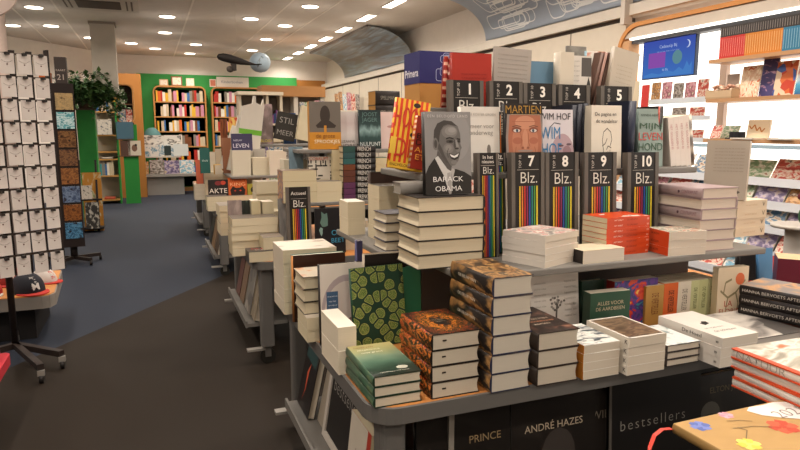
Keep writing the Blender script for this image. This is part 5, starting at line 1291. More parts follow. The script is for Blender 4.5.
aisle('brown wooden looking book leaning on the low side shelf of the third table', 7.62, 7.95, .36, .03, '#7a5a3a', '#8f6f4c', .68)
aisle('dark brown book leaning at the front of the low side shelf of the third table', 7.25, 7.55, .34, .03, '#4a3626', '#5c4530', .68)
# fourth table clutter
face_row('on the farthest display table', (.75, 9.9), (2.3, 9.9), TZ, .28, .2, 'books on the farthest display table', 31, cat='book', name='paperback_book', T=.03)
face_row('on the tier of the farthest display table', (1.05, 10.3), (2.3, 10.3), T2Z, .26, .18, 'books on the tier of the farthest table', 32, cat='book', name='paperback_book', T=.03)
# more books on the hidden right half of table two and three that peek through gaps
face_row('right part of the second table tier', (1.75, 4.6), (2.5, 4.6), T2Z, .24, .16, 'books at the right of the second table', 33, cat='book', name='paperback_book', T=.03)
# ================================================================ children's corner at the far wall
def bookcase(x0, x1, y, top, shelves, label, where, seed, group):
    w = x1 - x0; e = empty('bookcase', ((x0 + x1) / 2, y, 0), label, 'bookcase')
    D = .3; f = MB(); r = .16
    out = [(-w/2, 0), (-w/2 + .04, 0), (-w/2 + .04, top - r)]
    n = 6
    inner = [(-w/2 + .04 + (r - .04) * (1 - math.cos(PI/2*i/n)), top - r + (r - .04) * math.sin(PI/2*i/n)) for i in range(n + 1)]
    inner += [(-p[0], p[1]) for p in inner[::-1]]
    outer = [(-w/2 + r * (1 - math.cos(PI/2*i/n)), top - r + r * math.sin(PI/2*i/n)) for i in range(n + 1)]
    outer += [(-p[0], p[1]) for p in outer[::-1]]
    prof = [(w/2 - .04, 0), (w/2, 0)] + outer[::-1] + [(-w/2, 0), (-w/2 + .04, 0)] + inner
    f.prism(prof, 0, D, axis='y'); f.ob('case_frame', OAK, e)
    MB().box(-w/2 + .03, D - .02, .1, w/2 - .03, D, top - .08).ob('back_panel', M('#2f5238', .8), e)
    for z in shelves: MB().box(-w/2 + .04, .01, z - .03, w/2 - .04, D - .02, z).ob('shelf', M('#c08f52', .5), e)
    MB().box(-w/2 + .04, .02, 0, w/2 - .04, D, .09).ob('plinth', M('#8a6238', .6), e)
    for i, z in enumerate(sorted(shelves, reverse=True)):
        spine_row('%s shelf %s' % (nth(i), where), (x0 + .07, y + .03), (x1 - .07, y + .03), z + .001, .2, .31, group + ', %s shelf' % nth(i), seed + i, .035, .085, .2, gaps=.2, pal=['#b8352c', '#d9662b', '#e0b23c', '#e8e2d4', '#8a8479', '#cfc0a0', '#cfc0a0', '#e8e2d4', '#7a4a2c', '#3d6ea5', '#c98aa0'])
    return e
SH = [.42, .80, 1.18, 1.57, 1.95, 2.33]
bookcase(.165, 1.47, 17.58, 2.73, SH, 'wooden bookcase with rounded top on the green wall, the fully visible one', 'of the full bookcase', 100, 'children books in the full bookcase')
bookcase(1.60, 2.92, 17.58, 2.73, SH, 'wooden bookcase on the green wall, right one below the white name sign', 'of the sign bookcase', 200, 'children books in the sign bookcase')
# framed pictures and the sign on top
def frame(a, c, t, b_, Y, label, mat_, rim):
    x0, z1 = on_y(a, t, Y); x1, _ = on_y(c, t, Y); z0 = 2.731
    h = max(.12, z1 - z0)
    e = empty('framed_picture', ((x0 + x1) / 2, Y, z0), label, 'picture frame', None, (-.1, 0, 0)); w = (x1 - x0) / 2
    MB().box(-w, 0, 0, w, .02, h).ob('frame', M(rim, .5), e); MB().box(-w * .78, -.003, h * .12, w * .78, .0, h * .88).ob('picture', mat_, e)
pa_ = art('noise', (('#e8e0d0', 0), ('#e8dcc8', .55), ('#d9a070', .66)), (3, 3)); 
frame(159, 168, 79, 86, 17.68, 'small white picture frame, first from the left on top of the full bookcase', pa_, '#c9a87a')
frame(171, 182, 76, 86, 17.68, 'brown framed picture, middle one on top of the full bookcase', pa_, '#8a5a3a')
frame(186, 194, 78, 86, 17.68, 'white picture with orange drawing, right one on top of the full bookcase', pa_, '#d9cbb0')
frame(209.5, 216, 79, 88, 17.68, 'white framed red picture beside the name sign', art('noise', (('#b8604a', 0), ('#d08a70', 1)), (3, 3)), '#ddd3c4')
sx0, sz0 = on_y(217, 88, 17.6); sx1, sz1 = on_y(249, 81, 17.6)
se = empty('name_sign', ((sx0 + sx1) / 2, 17.66, 2.735), 'white sign reading Kinderboeken on top of the right bookcase', 'sign')
MB().box(-(sx1 - sx0)/2, 0, 0, (sx1 - sx0)/2, .03, .26).ob('sign_board', M('#ded6ca', .6), se)
text_on(se, 'Kinderboeken', .1, (-.02, -.003, .13), (PI/2, 0, 0), '#8a8a92', 'sign_text', .0, 1, (sx1 - sx0) * .66)
# orange pillar and green end panel with the narrow bookcase at the left
x0 = x_at(128, 16.3, 1.6); x1 = x_at(143.5, 16.3, 1.6); xa = x_at(117, 16.3, 2)
struct(MB().box(xa, 16.3, 0, x1, 17.89, 2.9).ob('trim_19', ORNG))
gx0, gx1 = x_at(117, 15.0, 1.2), x_at(138, 15.0, 1.2)
ge = empty('bookcase', ((gx0 - .25), 15.1, 0), 'narrow bookcase between green panels, left of the orange pillar', 'bookcase')
ox = gx0 - .25
def gb(a, b, c, d, e_, f, m, name): MB().box(a - ox, b - 15.1, c, d - ox, e_ - 15.1, f).ob(name, m, ge)
GRN2 = M('#2f8a3c', .6)
gb(gx0 + .12, 15.0, 0, gx1, 15.06, 1.72, GRN2, 'end_panel'); gb(gx0, 15.06, 0, gx0 + .03, 15.5, 2.2, GRN2, 'side_panel')
bx0 = x_at(97, 15.1, 1.2); lx0 = x_at(80, 15.1, 1.2)
gb(bx0 - .02, 15.45, 0, gx0, 15.5, 2.2, M('#a8a08e', .7), 'back_panel')
SG = [.10, .62, .98, 1.14, 1.50, 2.0]
for z in SG: gb(bx0, 15.08, z - .03, gx0, 15.45, z, M('#c09050', .5), 'shelf')
gb(gx0, 15.06, 1.72, gx1 - .05, 15.5, 1.75, M('#3a2c24', .6), 'ledge')
# rounded dark top display next to the pillar
de = empty('book_rack', ((gx0 + gx1) / 2, 15.1, 1.75), 'dark rounded book rack with wooden rim above the green panel', 'rack')
w = (gx1 - gx0) / 2 - .04
MB().prism(rrect(-w, 0, w, .82, .12, 4), .25, .3, axis='y').ob('back_board', M('#3a2c26', .6), de)
rim = MB(); o = rrect(-w - .015, -.0, w + .015, .84, .13, 4); i_ = rrect(-w + .015, .01, w - .015, .81, .11, 4)
k = len(o)
for yy in (.0, .3):
    rim.v += [Vector((p[0], yy, p[1])) for p in o] + [Vector((p[0], yy, p[1])) for p in i_]
for i in range(k):
    j = (i + 1) % k
    rim.face([i, j, k + j, k + i]); rim.face([2*k + j, 2*k + i, 3*k + i, 3*k + j]); rim.face([j, i, 2*k + i, 2*k + j]); rim.face([k + i, k + j, 3*k + j, 3*k + i])
rim.ob('rim', OAK, de)
MB().box(-w, .0, .39, w, .28, .41).ob('shelf', M('#6a4a30', .5), de)
face_row('on the dark rounded rack, upper board', (gx0 + .05, 15.16), (gx1 - .06, 15.16), 2.165, .3, .17, 'books on the dark rounded rack', 41, cat='picture book', name='picture_book', T=.02)
face_row('on the dark rounded rack, lower board', (gx0 + .05, 15.16), (gx1 - .06, 15.16), 1.765, .28, .15, 'books on the dark rounded rack', 42, cat='picture book', name='picture_book', T=.02)
# two picture books hanging on the green end panel's shelf
b = book(.30, .33, .02, cover='#4a3830', front='#5a4238'); tag(b, 'dark brown picture book on a ledge at the green panel', 'picture book'); 
gb(gx0 + .0, 14.96, 1.03, gx1 + .02, 15.0, 1.05, M('#5a4638', .6), 'ledge')
put_face(b, gx0 + .02, 14.985, 1.0505, 0, .04); b.scale = (.66, 1, 1)
b = book(.26, .32, .02, cover='#cfc4b4', front='#d2c7b6'); tag(b, 'white picture book with dark animal on a ledge at the green panel', 'picture book'); put_face(b, gx0 + .22, 14.985, 1.0505, 0, .04)
shapes_on(b, [('#7a5a4a', ell(.5, .5, .22, .24)), ('#2f2826', ell(.62, .7, .1, .08))])
b = book(.34, .36, .02, cover='#3f5f70', front='#4a6a7a'); tag(b, 'slate blue picture book just above the brown one at the green panel', 'picture book')
gb(gx0 + .0, 14.96, 1.39, gx1 - .1, 15.0, 1.41, M('#5a4638', .6), 'ledge'); put_face(b, gx0 + .01, 14.985, 1.411, 0, .04)
for i, (z, kind) in enumerate(((2.0, 's'), (1.50, 's'), (1.14, 'f'), (.98, 'f'), (.62, 's'), (.10, 'f'))):
    if kind == 's': spine_row('on the %s shelf of the narrow green bookcase' % nth(i), (bx0 + .03, 15.12), (gx0 - .03, 15.12), z + .001, .24, .36, 'books in the narrow green bookcase, %s shelf' % nth(i), 300 + i, .03, .07, .2, gaps=.15, pal=['#3d6ea5', '#8a8479', '#e8e2d4', '#3f9a9a', '#cfc0a0'])
    else: pass
for z, lab, c in ((.98, 'flat pale picture book on the fourth shelf of the narrow green bookcase', '#c9c0b0'), (.10, 'red picture book on the bottom shelf of the narrow green bookcase', '#b8543a')):
    b = book(.3, .22, .04, cover=c, front=c); tag(b, lab, 'picture book'); put_flat(b, gx0 - .36, 15.12, z + .001, 0, 'F', .3, .22)
b = book(.28, .32, .02, cover='#d6cfc2', front=art('noise', (('#dcd5c8', 0), ('#d2cabc', .55), ('#55606a', .66)), (5, 6))); tag(b, 'white patterned picture book facing out on the second shelf of the narrow bookcase', 'picture book'); put_face(b, gx0 - .36, 15.085, 1.501, 0, .03)
# trailing ivy on top of the narrow bookcase
lx0, lx1 = x_at(79, 12.3, 1.2), x_at(97, 12.3, 1.2)
gs = empty('plant_stand', ((lx0 + lx1) / 2, 12.3, 0), 'green standing panel carrying the trailing plant, left of the narrow bookcase', 'panel')
MB().box(-(lx1 - lx0)/2, 0, 0, (lx1 - lx0)/2, .3, 1.94).ob('panel_body', GRN2, gs); MB().box(-(lx1 - lx0)/2 - .02, -.02, 1.94, (lx1 - lx0)/2 + .02, .32, 1.97).ob('top_board', M('#5a4a3c', .6), gs)
pe = empty('trailing_plant', ((lx0 + lx1) / 2 + .02, 12.42, 1.971), 'bushy green trailing plant on top of the green standing panel', 'plant')
MB().cyl((0, 0, 0), (0, 0, .22), .12, .15, 16).ob('pot', M('#5a4a3c', .6), pe)
r = random.Random(9); lv = MB(); st = MB()
for i in range(190):
    a = r.uniform(0, 2*PI); p = Vector((0, 0, .22)); L_ = r.uniform(.25, .8); v = Vector((math.cos(a), math.sin(a) * .6, r.uniform(.1, 1.5))).normalized(); q = [p.copy()]
    for s in range(9):
        p = p + v * L_ / 9; v = (v + Vector((r.uniform(-.25, .25), r.uniform(-.2, .2), -.26))).normalized(); 
        if p.y > .22: p.y = .22
        q.append(p.copy())
        for k in range(3):
            d = Vector((r.uniform(-1, 1), r.uniform(-1, 1), r.uniform(-.6, .6))).normalized(); u = d.cross(Vector((0, 0, 1))).normalized(); s_ = r.uniform(.05, .1)
            c = p + d * .03
            n0 = len(lv.v); lv.v += [c - u * s_ * .1, c + d * s_ * .5 - u * s_ * .45, c + d * s_ * 1.3, c + d * s_ * .5 + u * s_ * .45]; lv.face([n0, n0+1, n0+2, n0+3], r.randrange(3))
    st.tube(q, .004, 4)
lv.ob('foliage', [M('#2c4a24', .5), M('#3a5a2c', .5), M('#4a6a38', .5)], pe); st.ob('stems', M('#4a5a30', .6), pe)
b = face('pale blue bottle shaped sign behind the plant', 89, 93, 15.6, 2.2, 63, T=.03, lean=0, cover='#9fb4c0', front='#9fb4c0') if False else None
yb = empty('storage_box', (x_at(113, 15.25, 2.3), 15.25, 2.2), 'small yellow box on top of the narrow bookcase beside the plant', 'box')
MB().box(-.13, -.1, 0, .13, .1, .18).ob('box_body', M('#c9a23c', .6), yb); MB().box(-.135, -.105, .18, .135, .105, .21).ob('lid', M('#d8b858', .6), yb)
# reading desk with display boxes and a teal lamp
dx0, dx1 = x_at(138, 16.6, .45), x_at(203, 16.6, .45)
dk = empty('display_counter', ((dx0 + dx1) / 2, 16.8, 0), 'low grey counter with picture books in front of the full bookcase', 'counter'); w = (dx1 - dx0) / 2
MB().box(-w, -.2, .46, w, .35, .52).ob('counter_top', M('#9a958e', .5), dk); MB().box(-w + .2, -.1, 0, w - .45, .3, .46).ob('counter_base', M('#8f8c88', .6), dk)
MB().box(-w + .02, -.02, .92, w - .5, .62, .95).ob('upper_shelf', M('#b3aca2', .5), dk)
for sx in (-w + .05, w - .55): MB().box(sx - .015, .1, .52, sx + .015, .28, .92).ob('upright', M('#8f8c88', .5), dk)
for xx, cc in ((dx0 - .0, 0),): pass
face_row('on the low grey counter', (dx0 + .03, 16.66), (dx1 - .02, 16.66), .521, .34, .27, 'picture books on the grey counter', 51, cat='picture book', name='picture_book', T=.03, wj=.3)
be = empty('cardboard_display', (x_at(165, 16.9, 1.1), 16.9, .951), 'white and blue cardboard display box with small pictures, standing on the grey counter', 'display box')
w = .55; MB().box(-w, -.08, 0, w, .15, .28).ob('box_body', art('noise', (('#d9d6cf', 0), ('#d2d0ca', .45), ('#4f86a0', .52), ('#dcd8d0', .6), ('#caa84a', .72)), (7, 3, 7), 3, .8, False, .5, 2, 'Object'), be)
MB().box(-w, .0, .28, w * .72, .15, .52).ob('printed_header', art('noise', (('#d6d2ca', 0), ('#d6d2ca', .5), ('#3f3a38', .6), ('#d6d2ca', .68)), (6, 6, 9), 2, .5, False, .5, 5, 'Object'), be)
MB().box(-.02, -.083, .02, .14, -.08, .26).ob('dark_card', M('#2f3a3a', .5), be); MB().box(.2, -.085, .01, .54, -.08, .30).ob('white_card', M('#cfd4d2', .5), be)
te = empty('dome_lamp', (x_at(152, 17.2, 1.5), 17.24, .951), 'teal dome shaped lamp behind the cardboard display box', 'lamp')
MB().cyl((0, 0, 0), (0, 0, .42), .03, seg=10).ob('stem', M('#5a6a6a', .5), te); d = MB(); d.ball((0, 0, .30), .25, .16, .42, top=.97, bot=0.0, u=24, v=10); d.ob('dome', M('#4f7a7a', .6), te)
# ---- white unit, brown counter canopy and card racks on the right of the far area
fx0, fx1 = x_at(262, 13.4, 2.4), x_at(326, 13.4, 2.4)
cp_ = empty('counter_canopy', ((fx0 + fx1) / 2, 13.5, 0), 'brown wooden canopy over the shop counter before the far wall', 'counter'); w = (fx1 - fx0) / 2
MB().box(-w, -.05, 2.30, w, .5, 2.52).ob('fascia', M('#a87848', .5), cp_)
for sx in (-w + .05, 0, w - .1): MB().box(sx, 0, 0, sx + .09, .4, 2.3).ob('post', M('#c9c0b2', .6), cp_)
MB().box(-w, 0, 0, w, .45, 1.05).ob('counter_body', M('#b3aa9c', .6), cp_)
MB().box(-w, .42, 1.05, w, .45, 2.3).ob('back_panel', M('#8a7f74', .7), cp_)
for i, (px, c, lab) in enumerate(((283, '#8f8a8c', 'grey patterned card on the shop counter under the canopy'), (290, '#cfc6b8', 'white card on the shop counter under the canopy'), (298, '#8a5a4c', 'red brown card on the shop counter under the canopy'))):
    b = book(.2, .3 + .25, .02, cover=c, front=c); tag(b, lab, 'card'); put_face(b, x_at(px, 13.48, 1.9), 13.46, 1.051, 0, .03)
wx0, wx1 = x_at(238, 11.9, 2.2), x_at(284, 11.9, 2.2)
wu = empty('shelf_unit', ((wx0 + wx1) / 2, 12.0, 0), 'cream shelf unit with flat top and open compartments right of the bookcases', 'shelf unit'); w = (wx1 - wx0) / 2
MB().box(-w, -.05, 2.24, w, .35, 2.30).ob('top_board', M('#cbbfa9', .5), wu)
for sx in (-w + .02, .10, w - .06): MB().box(sx, 0, 0, sx + .05, .33, 2.24).ob('upright', M('#c9bda8', .5), wu)
MB().box(-w + .02, .3, .3, w - .02, .33, 2.24).ob('back_panel', M('#6d6258', .7), wu)
for z in (1.02, 1.38, 1.72): MB().box(-w + .02, 0, z - .03, w - .02, .3, z).ob('shelf', M('#c9bda8', .5), wu)
spine_row('on the top shelf of the cream unit', (wx0 + .08, 12.03), (wx1 - .08, 12.03), 1.721, .16, .3, 'books on the cream unit top shelf', 61, .03, .06, .2, pal=['#2b2a2a', '#8a8479', '#6b3d6e', '#26365e'], gaps=.2)
for k in range(3):
    b = book(.42, .24, .055, cover='#cfc3a8', front='#c9bda2', page='#d6cbb0', hard=False); tag(b, 'cream paperback on the middle shelf of the cream unit, %s of three stacked' % ORD[3 - k] if k else 'cream paperback on the middle shelf of the cream unit, bottom one of three', 'book', 'paperbacks on the cream unit'); put_flat(b, x_at(262, 12.0, 1.5), 12.02, 1.381 + k * .0555, 0, 'F', .42, .24)
# magazine stand with colourful tops behind the fairy tale book
rx0, rx1 = x_at(302, 9.2, 2.0), x_at(336, 9.2, 2.0)
mr = empty('magazine_stand', ((rx0 + rx1) / 2, 9.3, 0), 'dark magazine stand with colourful magazines behind the fairy tale book', 'rack'); w = (rx1 - rx0) / 2
MB().box(-w, 0, 0, w, .3, 1.68).ob('stand_body', M('#3a3632', .6), mr); MB().box(-w, -.02, 1.68, w, -.005, 1.78).ob('front_lip', M('#4a4540', .6), mr)
face_row('in the dark magazine stand', (rx0 + .01, 9.34), (rx1, 9.34), 1.685, .36, .075, 'magazines in the dark stand', 71, lean=.25, wj=.1, gap=.004)
rx2, rx3 = x_at(337, 10.2, 1.9), x_at(367, 10.2, 1.9)
mr = empty('magazine_stand', ((rx2 + rx3) / 2, 10.3, 0), 'white magazine stand with grey front behind the pale misty book', 'rack'); w = (rx3 - rx2) / 2
MB().box(-w, 0, 0, w, .3, 1.92).ob('stand_body', M('#c9c2b6', .6), mr); MB().box(-w + .06, -.02, 1.55, w - .02, -.001, 1.86).ob('front_panel', M('#b5b2b0', .5), mr); MB().box(-w, -.025, 1.55, -w + .06, -.001, 1.9).ob('blue_edge', M('#3f5f8f', .5), mr)
face_row('in the white magazine stand', (rx2 + .01, 10.34), (rx3, 10.34), 1.925, .30, .07, 'magazines in the white stand', 72, lean=.2, wj=.1, gap=.004)
cx0 = x_at(366, 9.2, 1.6)
pl_ = empty('cream_pillar', (cx0 + .1, 9.4, 0)); pl_['kind'] = 'structure'; pl_.name = 'trim_20'
MB().box(-.1, -.1, 0, .1, .1, 2.1).ob('pillar_shaft', M('#cfc4b0', .7), pl_)

# ================================================================ left side: jewellery rack, cap table, postcard tower
rk = empty('card_rack', (-.95, 4.95, 0), 'dark metal rack on castors full of white necklace cards at the left', 'rack', None, (0, 0, 0))
BL = M('#2a211d', .5)
yw = math.radians(29); ca, sa = math.cos(yw), math.sin(yw)
MB().cyl((0, 0, .1), (0, 0, 2.12), .022, seg=12).ob('pole', BL, rk)
for px, py in ((62, 357), (41, 371), (27, 352)):
    gx_, gy_ = on_z(px, py, .08); d = Vector((gx_ + .95, gy_ - 4.95, 0))
    if px == 27: d = Vector((-.05, .30, 0))
    L_ = d.length; a = math.atan2(d.y, d.x)
    MB().box(0, -.02, .085, L_, .02, .125, mat=Rz(a)).ob('leg', BL, rk)
    cs = MB(); cs.cyl((d.x - .012, d.y, .028), (d.x + .012, d.y, .028), .028, seg=14); co_ = cs.ob('castor', M('#1f1c1a', .5), rk)
    MB().box(d.x - .02, d.y - .015, .05, d.x + .02, d.y + .015, .086).ob('castor_fork', M('#b8b2aa', .3, .6), co_)
Vd = Vector((-.3, -.25, 0)); L_ = Vd.length
MB().box(0, -.02, .085, L_, .02, .125, mat=Rz(math.atan2(Vd.y, Vd.x))).ob('leg', BL, rk)
R0 = Rz(yw)
pm = MB()
for q in (-.40, -.18, -.074, .033, .14, .247): pm.box(q - .016, -.012, .60, q + .016, .012, 2.13, mat=R0)
pm.ob('strips', BL, rk)
hb = MB()
rows = [2.105 - i * .152 for i in range(10)]
for z in rows: hb.box(-.42, -.014, z - .008, .355, -.012, z + .008, mat=R0)
hb.ob('rails', M('#55483f', .5), rk)
MB().box(.355, -.03, .60, .367, .03, 2.15, mat=R0).ob('end_plate', BL, rk)
proto = None
cols = [-.235, -.128, -.021, .086, .193, .30]
CW, CH = .088, .134
cardm = art('noise', (('#cfc6bf', 0), ('#d6cec6', 1)), (2, 2), 2, .3)
rr_ = random.Random(4)
for i, z in enumerate(rows):
    for j, cxx in enumerate(cols):
        if proto is None:
            proto = empty('necklace_card')
            MB().box(-CW/2, -.003, -CH, CW/2, .0, 0).ob('card', cardm, proto)
            ch = MB(); ch.tube([(-.034, -.004, -.045), (-.017, -.004, -.056), (0, -.004, -.060), (.017, -.004, -.056), (.034, -.004, -.045)], .001, 5); ch.ob('chain', M('#8a7f76', .4), proto)
            MB().cyl((0, -.006, -.072), (0, -.003, -.072), .005, seg=8).ob('pendant', M('#6a4a42', .4), proto)
            MB().box(-.012, -.03, -.012, .012, .0, .006).ob('hang_tab', M('#2a2522', .5), proto); c = proto
        else: c = copy_tree(proto)
        p = R0 @ Vector((cxx + rr_.uniform(-.006, .006), -.05, 0))
        c.matrix_world = T3(-.95 + p.x, 4.95 + p.y, z) @ Rz(yw) @ Rx(rr_.uniform(-.05, .02))
        tag(c, 'white necklace card, %s row from top, %s column from right, dark rack' % (nth(i), nth(5 - j)), 'card', 'necklace cards')
hk = MB()
for z in rows:
    for cxx in cols: hk.box(cxx - .004, -.06, z - .002, cxx + .004, -.012, z + .003, mat=R0)
hk.ob('hooks', M('#2a2522', .5), rk)
# cap table
xe = -.62
ct = empty('low_table', (-1.31, 5.62, 0), 'low table with orange top and grey edge behind the necklace rack', 'table')
pts = [(-.9, -.35), (.50, -.36), (.55, -.34), (.58, -.26), (.53, .58), (-.9, .58)]
MB().prism([(a * 1.0, b) for a, b in pts], .27, .365).ob('edge_band', M('#8c857d', .5), ct)
MB().prism([(a * .985, b * .985) for a, b in pts], .365, .372).ob('tabletop', M('#c08040', .45), ct)
MB().box(-.85, -.2, 0, .42, .5, .27).ob('plinth', M('#1d1a19', .7), ct)
def cap(x, y, z, yaw, c1, c2, c3, label, s=1.0, txt=None):
    e = empty('baseball_cap', (x, y, z), label, 'cap', None, (0, 0, yaw))
    d = MB(); d.ball((0, 0, .0), .095 * s, .115 * s, .12 * s, top=1, bot=0, u=20, v=8); d.ob('crown', M(c1, .8), e)
    b_ = MB(); o = []
    for i in range(11):
        t = PI * i / 10; o.append((.09 * s * math.cos(t), -.06 * s - .115 * s * math.sin(t)))
    b_.prism(o[::-1] if False else [(a, b) for a, b in o][::-1], 0.0, .008); b_.ob('brim', M(c2, .8), e)
    p = MB(); p.ball((0, -.02 * s, .004), .05 * s, .098 * s, .112 * s, top=.85, bot=.25, u=16, v=5); p.ob('front_patch', art('noise', ((c1, 0), (c1, .5), (c3, .56), (c1, .68)), (30, 30, 30), 2, 1, False, .8, 2, 'Object'), e)
    MB().ball((0, 0, .119 * s), .008, .008, .005).ob('button', M(c3, .7), e)
    if txt: text_on(e, txt, .06, (.0, -.119 * s, .055), (PI/2 - .45, 0, 0), '#d8d2ca', 'logo_text', .02, 1, .05)
    return e
cap(-.93, 5.45, .373, .55, '#27282f', '#b8352c', '#b8b2ac', 'navy cap with white marks and red brim on the corner of the low table', 1.25, 'M')
cap(-.86, 5.75, .373, .9, '#c9c0b8', '#b8352c', '#b8352c', 'white and red cap behind the navy one on the low table', .95)
cap(-1.2, 5.45, .373, .3, '#b8352c', '#d0c8c0', '#d8d0c8', 'red cap with pale brim beside the rack pole on the low table', 1.1)
cap(-1.1, 5.8, .373, .2, '#8a2a24', '#a8302a', '#c9c0b8', 'dark red cap at the back of the low table', 1.1)
# pink table at the lower left edge
gx_, gy_ = on_z(11, 352, .32)
pt = empty('low_table', (gx_ - .42, gy_ - .35, 0), 'pink edged low table at the lower left edge of the view', 'table')
MB().prism(rrect(-.45, -.35, .42, .35, .04, 4), .26, .32).ob('tabletop', M('#b8323c', .5), pt); MB().box(-.4, -.3, 0, .3, .28, .26).ob('plinth', M('#2a2022', .7), pt)
mg = empty('gift_box', (gx_ - .10, gy_ - .10, .321), 'magenta box standing on the pink edged low table', 'box'); MB().box(-.09, -.08, 0, .05, .08, .13).ob('box_body', M('#8a1f6a', .4), mg); MB().box(-.094, -.084, .1, .054, .084, .135).ob('lid', M('#a02f7c', .4), mg)
# postcard tower
tx0, tx1 = x_at(52.5, 8.2, 1.4), x_at(77, 8.2, 1.4)
tw_ = (tx1 - tx0)
tt_ = empty('postcard_tower', ((tx0 + tx1) / 2 + .0, 8.3, 0), 'tall dark revolving postcard tower behind the necklace rack', 'rack', None, (0, 0, .1)); w = tw_ / 2
MB().box(-w, 0, .22, w, .3, 2.13).ob('tower_body', M('#241a17', .5), tt_)
MB().cyl((0, .15, .07), (0, .15, .22), .04, seg=12).ob('stem', BL, tt_)
for a in range(5):
    t = 2 * PI * a / 5 + .3; v = Vector((math.cos(t) * .3, math.sin(t) * .3, 0))
    MB().box(0, -.02, .05, .3, .02, .09, mat=T3(0, .15, 0) @ Rz(t)).ob('leg', BL, tt_)
    cc = MB(); cc.cyl((v.x - .015, v.y + .15, .03), (v.x + .015, v.y + .15, .03), .03, seg=12); cc.ob('castor', M('#1c1917', .5), tt_)
pc = [('#b89a6a', '#8a7a5a', 'old town view'), ('#5fa8b0', '#cfe0e0', 'white bird on teal'), ('#5f3f26', '#8a643e', 'brown crowd scene'), ('#57392a', '#84603f', 'brown figure scene'), ('#75492a', '#9c6a3c', 'orange market scene'), ('#4a5a78', '#7a8aa0', 'blue hillside'), ('#6d3f22', '#96602f', 'orange portrait'), ('#2f5a78', '#5f90b0', 'blue bird')]
for i, (c1, c2, nm) in enumerate(pc):
    z = 1.83 - i * .215
    m_ = art('noise', (('#1f1814', 0), (c1, .42), (c2, .52), (c1, .58), ('#2a1f19', .7)), (3.5, 4.5), 7, .8, False, .3, i)
    b = bpy.data.objects.new('postcard', cover_block(m_)); COL.objects.link(b)
    b.matrix_world = tt_.matrix_world if False else (T3(tt_.location.x, 8.3, 0) @ Rz(.1) @ T3(w * .15, -.004, z) @ Rx(PI/2) @ Matrix.Diagonal((w * 1.45, .19, .004, 1)))
    tag(b, '%s postcard in the dark tower, %s from the top' % (nm, nth(i)), 'postcard', 'postcards in the dark tower')
bb = empty('sign_box', (tt_.location.x - .0, 8.42, 2.131), 'small dark box with pale lettering on top of the postcard tower', 'box'); MB().box(-.062, -.05, 0, .062, .05, .30).ob('box_body', M('#3a322e', .5), bb); text_on(bb, 'KAART', .04, (0, -.0515, .15), (PI/2, 0, 0), '#a89a90', 'title_text', .01, 1, .10); text_on(bb, '21', .05, (0, -.0515, .07), (PI/2, 0, 0), '#a89a90', 'number_text', .01, 1, .07)
ob_ = empty('storage_box', (tt_.location.x - .17, 8.45, 2.131), 'small orange box beside the dark one on top of the tower', 'box'); MB().box(-.06, -.05, 0, .06, .05, .1).ob('box_body', M('#b8602c', .5), ob_); MB().box(-.063, -.053, .1, .063, .053, .12).ob('lid', M('#c9743c', .5), ob_)
# easel rack with leaning picture boards between tower and green bookcase
ex = x_at(88, 11.0, .6)
er = empty('board_rack', (ex, 11.0, 0), 'dark floor rack holding picture boards in front of the narrow green bookcase', 'rack')
for sx in (-.12, .12): MB().box(sx - .015, -.02, 0, sx + .015, .02, 1.15, mat=Rx(-.22)).ob('side_rail', M('#2a2624', .5), er)
MB().box(-.2, -.09, .05, .2, .3, .08).ob('base', M('#2a2624', .5), er)
MB().box(-.2, -.07, .5, .2, -.045, .53, mat=T3(0, .02, 0)).ob('ledge', M('#2a2624', .5), er)
b = face('orange picture board with flowers beside the dark floor rack', 85, 104, 11.1, .0, 173, T=.02, lean=.1, cat='picture board', cover='#b87a30', front=art('noise', (('#c08434', 0), ('#c98c3a', .55), ('#d8cfa8', .62), ('#6a8a3a', .7)), (3, 5)), name='picture_board')
b = face('white booklet on the dark floor rack', 80.5, 92, 10.85, .535, 186, T=.02, lean=.2, cat='booklet', cover='#c9c0b0', front=art('noise', (('#c9c0b2', 0), ('#cfc6b8', .55), ('#5a544c', .65)), (5, 5)))
b = face('black and white board at the foot of the dark floor rack', 86, 100, 10.75, .085, 203, T=.02, lean=.2, cat='picture board', cover='#2f2d2b', front=art('noise', (('#24221f', 0), ('#2f2c28', .5), ('#b5b0a4', .62)), (4, 5)), name='picture_board')
# ================================================================ bright wall at the right
tv = empty('wall_screen', (4.72, 4.86, 2.29), 'blue wall screen with pink and green shapes on the bright wall', 'screen', None, (0, 0, -PI/2))
MB().box(-.335, -.02, -.19, .335, .018, .19).ob('bezel', M('#2a3448', .4), tv)
scr = bpy.data.materials.new('screen_glow'); scr.use_nodes = True; nt = scr.node_tree; nt.nodes.clear()
tc = nt.nodes.new('ShaderNodeTexCoord'); sp = nt.nodes.new('ShaderNodeSeparateXYZ'); cr = nt.nodes.new('ShaderNodeValToRGB'); em = nt.nodes.new('ShaderNodeEmission'); ou = nt.nodes.new('ShaderNodeOutputMaterial')
mr_ = nt.nodes.new('ShaderNodeMapRange'); mr_.inputs[1].default_value = -.18; mr_.inputs[2].default_value = .18
nt.links.new(tc.outputs['Object'], sp.inputs[0]); nt.links.new(sp.outputs['Z'], mr_.inputs[0]); nt.links.new(mr_.outputs[0], cr.inputs[0]); nt.links.new(cr.outputs[0], em.inputs[0]); nt.links.new(em.outputs[0], ou.inputs[0])
cr.color_ramp.elements[0].color = hexc('#3f6fb8'); cr.color_ramp.elements[1].color = hexc('#3e4fa6'); em.inputs[1].default_value = 1.0
MB().box(-.325, -.022, -.18, .325, -.0195, .18).ob('screen', scr, tv)
